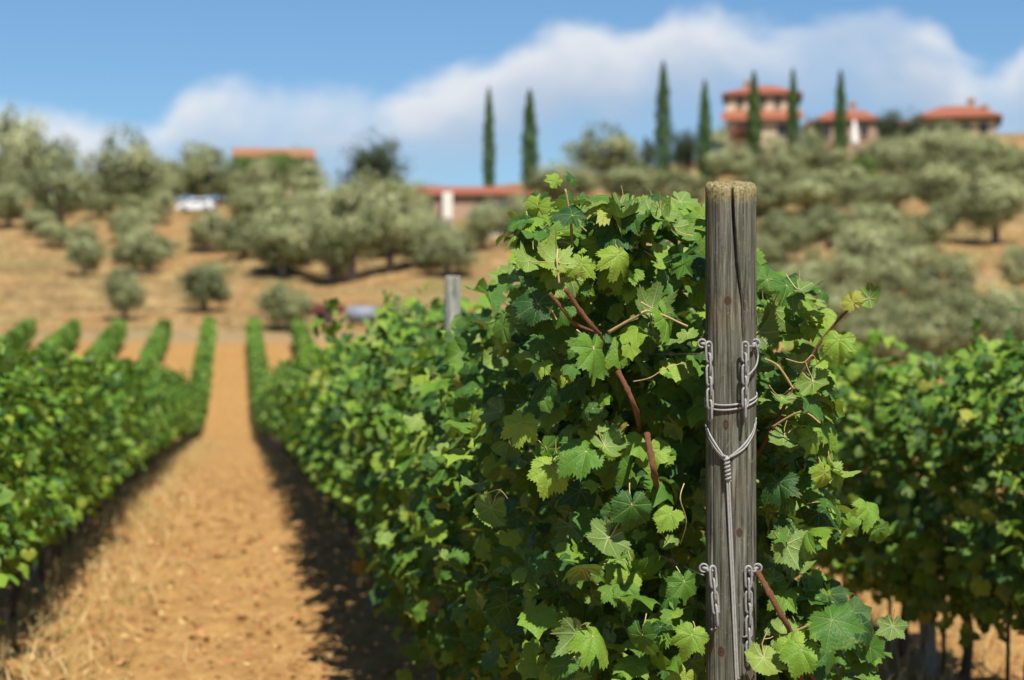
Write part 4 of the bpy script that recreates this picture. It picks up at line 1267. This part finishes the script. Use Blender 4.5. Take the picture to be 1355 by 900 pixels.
# middle wing
t, s, z0 = house_at(1121, 205, DV - 2, 'low villa wing with terracotta roof between tower and evergreens')
DVV = DV; W = 76 * s
MB().box((0, 0, zr(166) / 2 - .5), (W, 6.5, zr(166) + 1)).build('wall', M['wall_pink'], t)
r = MB(); hip_roof(r, (0, 0), W, 6.5, zr(166), 17 * s, 5 * s, ridge=.6); r.build('roof', M['roof'], t)
MB().box((0, 0, zr(166) - .12), (W + .8, 7.3, .18)).build('eaves', M['timber'], t)
for x in (-.34, -.12, .30): window(t, x * W, -3.25, zr(180), 9 * s, 14 * s)
chimney(t, .10 * W, .4, zr(152), .8, 1.1)
for cx_, wl in ((W / 2 + 28 * s, 56 * s), (-W / 2 - 9 * s, 17 * s)):                # lower links to the tower and to the end wing
    MB().box((cx_, .6, zr(172) / 2 - .5), (wl, 5, zr(172) + 1)).build('link_wall', M['wall'], t)
    r = MB(); hip_roof(r, (cx_, .6), wl, 5, zr(172), 10 * s, .3, ridge=.95, th=.14); r.build('link_roof', M['roof'], t)
# end wing
t, s, z0 = house_at(1268, 205, DV - 4, 'broad end wing of the villa with hipped terracotta roof and two chimneys')
W = 96 * s
MB().box((0, 0, zr(166) / 2 - .5), (W, 8, zr(166) + 1)).build('wall', M['wall'], t)
r = MB(); hip_roof(r, (0, 0), W, 8, zr(166), 21 * s, 9 * s, ridge=.42); r.build('roof', M['roof'], t)
MB().box((0, 0, zr(166) - .16), (W + 1.3, 9.3, .26)).build('eaves', M['timber'], t)
for x in (-.36, -.14, .1, .34): window(t, x * W, -4, zr(180), 10 * s, 13 * s)
chimney(t, .18 * W, 0, zr(152), .8, 1.2); chimney(t, .36 * W, .3, zr(158), .8, 1.0)
# farmhouse behind the left-hand trees
DF = 272.0
t, s, z0 = house_at(362, 250, DF, 'farmhouse showing only its orange roof above the bushes', 'farmhouse')
zr2 = lambda py: CAMZ + (HOR - py) / F_PX * DF - z0
W = 100 * s
MB().box((0, 0, zr2(211) / 2 - .5), (W, 7, zr2(211) + 1)).build('wall', M['wall'], t)
r = MB(); ax = W / 2 + .4; ay = 3.9; zb_, za = zr2(211), zr2(196)
r.add([(-ax, -ay, zb_), (ax, -ay, zb_), (ax, 0, za), (-ax, 0, za), (ax, ay, zb_), (-ax, ay, zb_)], [(0, 1, 2, 3), (3, 2, 4, 5), (0, 3, 5), (1, 4, 2), (0, 5, 4, 1)])
r.build('roof', M['roof_orange'], t)
for x in (-.3, .05, .35): window(t, x * W, -3.5, zr2(224), 10 * s, 13 * s)
# low house in the dip of the skyline with its terrace
xh, yh, DL = hit(615, 296)
DL = max(DL, 180)
t, s, z0 = house_at(622, 292, DL + 12, 'long low house with shallow terracotta roof on the skyline', 'farmhouse')
zr3 = lambda py: CAMZ + (HOR - py) / F_PX * (DL + 12) - z0
W = 150 * s
MB().box((0, 0, zr3(261) / 2 - .6), (W, 7, zr3(261) + 1.2)).build('wall', M['wall_pink'], t)
r = MB(); hip_roof(r, (0, 0), W, 7, zr3(262), 15 * s, .5, ridge=.86); r.build('roof', M['roof'], t)
for x in (-.36, -.22, .1, .3): window(t, x * W, -3.5, zr3(276), 12 * s, 16 * s)
MB().box((-.17 * W - .3, -4.6, zr3(261) / 2 - .3), (13 * s, .9, zr3(257) + .5), bevel=.05).build('white_pillar', M['wall_white'], t)


def low_wall(px0, px1, base, top, D, mat, label, capm='wall_white'):
    a, b = at(px0, base, D), at(px1, base, D)
    m_ = (a + b) / 2; L = (b - a).length; z = min(tz(a.x, a.y), tz(b.x, b.y), tz(m_.x, m_.y))
    H = CAMZ + (HOR - top) / F_PX * D - z
    t = thing('garden_wall', (m_.x, m_.y, z), label, 'wall', None, math.atan2(b.y - a.y, b.x - a.x))
    MB().box((0, 0, H / 2 - .2), (L, .4, H + .4)).build('wall_body', M[mat], t)
    MB().box((0, 0, H + .04), (L + .1, .52, .08)).build('coping', M[capm], t)


low_wall(560, 600, 302, 293, DL - 3, 'wall_white', 'short white garden wall in front of the low house pillar')
low_wall(618, 720, 300, 281, DL + 2, 'stone', 'long pale stone terrace wall under the dark car')
low_wall(634, 690, 322, 307, DL - 14, 'wall_white', 'lower white retaining wall on the slope below the terrace')

# ------------------------------------------------------------------ vehicles and small things on the hill
def prism(pts, y0, y1, inset=0.0):
    """side profile (x, z) swept across y, optionally narrower at the top"""
    zs = [p[1] for p in pts]; lo, hi = min(zs), max(zs)
    V = []
    for side, yy in ((-1, y0), (1, y1)):
        for x, z in pts: V.append((x, yy - side * inset * (z - lo) / (hi - lo), z))
    n = len(pts)
    Fc = [tuple(range(n)), tuple(range(2 * n - 1, n - 1, -1))] + [(i, i + n, (i + 1) % n + n, (i + 1) % n) for i in range(n)]
    return V, Fc


def car(loc, rz, paint, label, scale=1.0):
    t = thing('parked_car', loc, label, 'car', None, rz); t.scale = (scale,) * 3
    V, Fc = prism([(-2.0, .35), (-2.05, .62), (-1.98, .88), (-1.75, .95), (.95, .93), (1.75, .80), (2.02, .64), (2.02, .35), (1.7, .25), (-1.7, .25)], -.84, .84, .04)
    MB().add(V, Fc).build('body', paint, t)
    V, Fc = prism([(-1.86, .94), (-1.58, 1.38), (-1.2, 1.46), (.0, 1.46), (.35, 1.40), (1.02, .93)], -.78, .78, .17)
    cab = MB().add(V, Fc).build('cabin', paint, t)
    for s in (-1, 1):
        for a in ([(-1.55, .98), (-1.38, 1.34), (-.5, 1.36), (-.5, .98)], [(-.42, .98), (-.42, 1.36), (.12, 1.35), (.72, .98)]):
            y = s * .78
            Vw = [(x, s * (.785 - .17 * (z - .94) / .52 + d), z) for d in (-.02, .012) for x, z in a]
            MB().add(Vw, [(0, 1, 2, 3), (7, 6, 5, 4), (0, 4, 5, 1), (1, 5, 6, 2), (2, 6, 7, 3), (3, 7, 4, 0)]).build('side_window', M['glass'], cab)
    for a, nm in ((((-1.85, .98), (-1.60, 1.36), .018), 'rear_window'), (((.98, .98), (.40, 1.37), -.018), 'windscreen')):
        (x0, z0_), (x1, z1_), d = a
        q = [(x0 - d, -.66, z0_), (x0 - d, .66, z0_), (x1 - d, .56, z1_), (x1 - d, -.56, z1_)]
        q2 = [(x + d * 2, y, z) for x, y, z in q]
        MB().add(q + q2, [(0, 1, 2, 3), (7, 6, 5, 4), (0, 4, 5, 1), (1, 5, 6, 2), (2, 6, 7, 3), (3, 7, 4, 0)]).build(nm, M['glass'], cab)
    for x in (-1.28, 1.28):
        for s in (-1, 1):
            wl = MB().tube([(x, s * .68, .31), (x, s * .86, .31)], .31, 20).build('wheel', M['rubber'], t)
            MB().tube([(x, s * .85, .31), (x, s * .875, .31)], .20, 14).build('rim', M['rim'], wl)
    for s in (-1, 1):
        MB().box((-2.0, s * .66, .78), (.12, .28, .16), bevel=.03).build('tail_lamp', M['lamp_red'], t)
        MB().box((1.93, s * .62, .68), (.14, .34, .13), bevel=.03).build('headlight', M['lamp_clear'], t)
        MB().box((.62, s * .90, .98), (.14, .16, .12), bevel=.03).build('mirror', paint, t)
    MB().box((-2.06, 0, .42), (.10, 1.6, .16), bevel=.03).build('bumper', M['rubber'], t)
    return t


X, Y, D = hit(260, 283)
car((X, Y, tz(X, Y) + .22), R(165), M['car_white'], 'white hatchback parked under the olives on the ridge', 1.0)
p = at(655, 281, DL + 5); zt_ = CAMZ + (HOR - 281) / F_PX * (DL + 5)
car((p.x, p.y, max(tz(p.x, p.y), zt_ - .3)), R(172), M['car_dark'], 'dark car parked above the pale terrace wall', 1.05)

X, Y, D = hit(430, 428)
t = thing('farm_trailer', (X, Y, tz(X, Y)), 'rusty red farm trailer standing in the dry grass by an olive', 'trailer', None, R(15))
MB().box((0, 0, .72), (2.3, 1.3, .12), bevel=.02).build('bed', M['red_paint'], t)
for sy_ in (-.63, .63): MB().box((0, sy_, 1.0), (2.3, .06, .44)).build('side_board', M['red_paint'], t)
for sx_ in (-1.13, 1.13): MB().box((sx_, 0, 1.0), (.06, 1.2, .44)).build('end_board', M['red_paint'], t)
MB().box((0, 0, .48), (.12, 1.3, .12)).box((0, 0, .58), (2.0, .5, .12)).build('axle', M['rust'], t)
for sy_ in (-.72, .72):
    wl = MB().tube([(0, sy_ - .09, .36), (0, sy_ + .09, .36)], .36, 18).build('wheel', M['rubber'], t)
    MB().tube([(0, sy_ - .10, .36), (0, sy_ + .10, .36)], .18, 12).build('rim', M['red_paint'], wl)
MB().tube([(-1.1, -.4, .62), (-2.1, 0, .40)], .05, 6).tube([(-1.1, .4, .62), (-2.1, 0, .40)], .05, 6).tube([(-2.1, 0, .42), (-2.1, 0, .02)], .04, 6).build('drawbar', M['rust'], t)

X, Y, D = hit(478, 434)
t = thing('water_tank', (X, Y, tz(X, Y)), 'grey-blue water tank on a rusty skid beside the red trailer', 'tank', None, R(-8))
MB().tube([(-.95, 0, .82), (-.9, 0, .82), (-.82, 0, .82), (.82, 0, .82), (.9, 0, .82), (.95, 0, .82)], [.30, .46, .55, .55, .46, .30], 22).build('tank_body', M['tank'], t, True)
MB().tube([(0, 0, 1.34), (0, 0, 1.46)], .2, 14).build('lid', M['tank'], t)
for x in (-.5, .5): MB().box((x, 0, .21), (.14, 1.0, .30)).build('cradle', M['rust'], t)
for y in (-.4, .4): MB().box((0, y, .05), (2.1, .12, .12)).build('skid', M['rust'], t)
for x in (-.5, .5):
    MB().tube([(x, math.cos(a) * .565, .82 + math.sin(a) * .565) for a in np.linspace(0, 2 * math.pi, 22)], .022, 5, caps=False).build('strap', M['rust'], t)

p = at(1131, 205, DV - 8); z = tz(p.x, p.y); zt_ = CAMZ + (HOR - 160) / F_PX * (DV - 8) - z
t = thing('closed_parasol', (p.x, p.y, z), 'closed white parasol standing on the villa terrace', 'parasol')
zb_ = CAMZ + (HOR - 194) / F_PX * (DV - 8) - z
MB().tube([(0, 0, 0), (0, 0, zt_)], .05, 8).build('pole', M['timber'], t)
V, Fc = tube_arrays([(0, 0, zb_), (0, 0, zb_ + .7), (0, 0, zb_ + 1.5), (0, 0, zt_ - .3), (0, 0, zt_ + .15)], [.42, .52, .34, .24, .05], 16)
obj('canopy', mesh('canopy', V, Fc, [M['canvas']]), t)
MB().box((0, 0, .08), (.9, .9, .16), bevel=.03).build('base', M['stone'], t)

# ------------------------------------------------------------------ litter on the lane
r_ = np.random.default_rng(31)
n = 6500
P = np.stack([r_.uniform(-2.6, 4.6, n), 4.5 + 30 * r_.uniform(0, 1, n) ** 1.5, np.zeros(n)], -1)
P[:, 2] = terrain(P[:, 0], P[:, 1]) + .018
nrm = np.array([0, 0, 1.0]) + r_.normal(0, .35, (n, 3)); tip = r_.normal(0, 1, (n, 3))
LIT = [(0.0, (0.20, 0.075, 0.034)), (0.4, (0.34, 0.14, 0.065)), (0.75, (0.42, 0.24, 0.10)), (1.0, (0.52, 0.38, 0.16))]
M['litter'] = leaf_material('dry_leaf', 'attr', False, LIT, (0.34, 0.20, 0.10, 1), (0.3, 0.15, 0.04), .1, .8, .15)
tag(obj('fallen_leaves', scatter_mesh('fallen_leaves', P, frames(nrm, tip, r_.uniform(.012, .042, n)), T_MID, r_.uniform(0, 1, n), [M['litter']], 1)),
    'dry reddish vine leaves scattered over the sandy lane', 'leaves', kind='stuff')
# clods and stones
ico = np.array([(0, 0, 1), (.89, 0, .45), (.28, .85, .45), (-.72, .53, .45), (-.72, -.53, .45), (.28, -.85, .45), (.72, .53, -.45), (-.28, .85, -.45), (-.89, 0, -.45), (-.28, -.85, -.45), (.72, -.53, -.45), (0, 0, -1)], float)
icf = np.array([(0, 1, 2), (0, 2, 3), (0, 3, 4), (0, 4, 5), (0, 5, 1), (1, 6, 2), (2, 7, 3), (3, 8, 4), (4, 9, 5), (5, 10, 1), (2, 6, 7), (3, 7, 8), (4, 8, 9), (5, 9, 10), (1, 10, 6), (6, 11, 7), (7, 11, 8), (8, 11, 9), (9, 11, 10), (10, 11, 6)])
tmpl = [(ico * r_.uniform(.7, 1.25, (12, 1)) * np.array([1, 1, .6]), icf, np.full((12, 2), .5)) for k in range(5)]
n = 3200
P = np.stack([r_.uniform(-2.6, 5.0, n), 4.3 + 32 * r_.uniform(0, 1, n) ** 1.4, np.zeros(n)], -1)
P[:, 2] = terrain(P[:, 0], P[:, 1]) + .006
size = .008 + .034 * r_.uniform(0, 1, n) ** 3.2
M['clod'] = plain('soil_clod', (0.33, 0.185, 0.070), 0.95, var=0.35, scale=9)
tag(obj('soil_clods', scatter_mesh('soil_clods', P, frames(np.tile([0, 0, 1.0], (n, 1)) + r_.normal(0, .2, (n, 3)), r_.normal(0, 1, (n, 3)), size), tmpl, r_.uniform(0, 1, n), [M['clod']], 2)),
    'small ochre clods and stones strewn along the lane', 'clods', kind='stuff')
# dry straw and a few green weeds along the foot of the rows
blade = [(np.array([(-.03, 0, 0), (.03, 0, 0), (.015, .6, .10), (0, 1, .30), (-.015, .6, .10)], float), np.array([(0, 1, 2), (0, 2, 4), (4, 2, 3)]), np.full((5, 2), .5))]
STR = [(0.0, (0.30, 0.20, 0.08)), (0.6, (0.48, 0.35, 0.16)), (0.86, (0.56, 0.43, 0.22)), (0.88, (0.12, 0.16, 0.035)), (1.0, (0.17, 0.20, 0.05))]
M['straw'] = leaf_material('straw', 'attr', False, STR, (0.45, 0.34, 0.16, 1), (0.4, 0.3, 0.1), .15, .7, .2)
n = 26000
side = r_.integers(0, 3, n)
X = np.where(side == 0, LEFT_X[0] + np.abs(r_.normal(0, .42, n)), np.where(side == 1, r_.uniform(-1.3, 1.0, n), ROW_X[1] + r_.normal(0, .7, n)))
Yp = 4.5 + 60 * r_.uniform(0, 1, n) ** 1.7
P = np.stack([X, Yp, terrain(X, Yp) - .005], -1)
flat = side == 1
tip = np.where(flat[:, None], r_.normal(0, 1, (n, 3)) * np.array([1, 1, .12]), r_.normal(0, .55, (n, 3)) + np.array([0, 0, 1.0]))
P[flat, 2] += .02
nr = r_.normal(0, 1, (n, 3)); nr[flat] = np.array([0, 0, 1.0])
rn = np.where(flat, r_.uniform(0, .84, n), np.where(side == 0, r_.uniform(.55, 1, n), r_.uniform(0, .9, n)))
tag(obj('dry_grass', scatter_mesh('dry_grass', P, frames(nr, tip, np.where(flat, r_.uniform(.05, .15, n), r_.uniform(.08, .22, n))), blade, rn, [M['straw']], 3)),
    'straw and sparse weeds along the foot of the vine rows', 'grass', kind='stuff')
# tufts of dry grass over the hillside
n = 26000
Xh = r_.uniform(-60, 95, n); Yh = 122 + 120 * r_.uniform(0, 1, n) ** 1.2
P = np.stack([Xh, Yh, terrain(Xh, Yh) - .02], -1)
rn = np.clip(.45 + .35 * np.sin(Xh * .17 + 1) * np.sin(Yh * .13) + r_.normal(0, .2, n), 0, .95)
tag(obj('hill_grass', scatter_mesh('hill_grass', P, frames(r_.normal(0, 1, (n, 3)), r_.normal(0, .5, (n, 3)) + np.array([0, 0, 1.0]), r_.uniform(.25, .6, n)) * np.array([3.2, 1, 1])[None, None, :], blade, rn, [M['straw']], 4)),
    'dry golden grass tufts over the hillside', 'grass', kind='stuff')
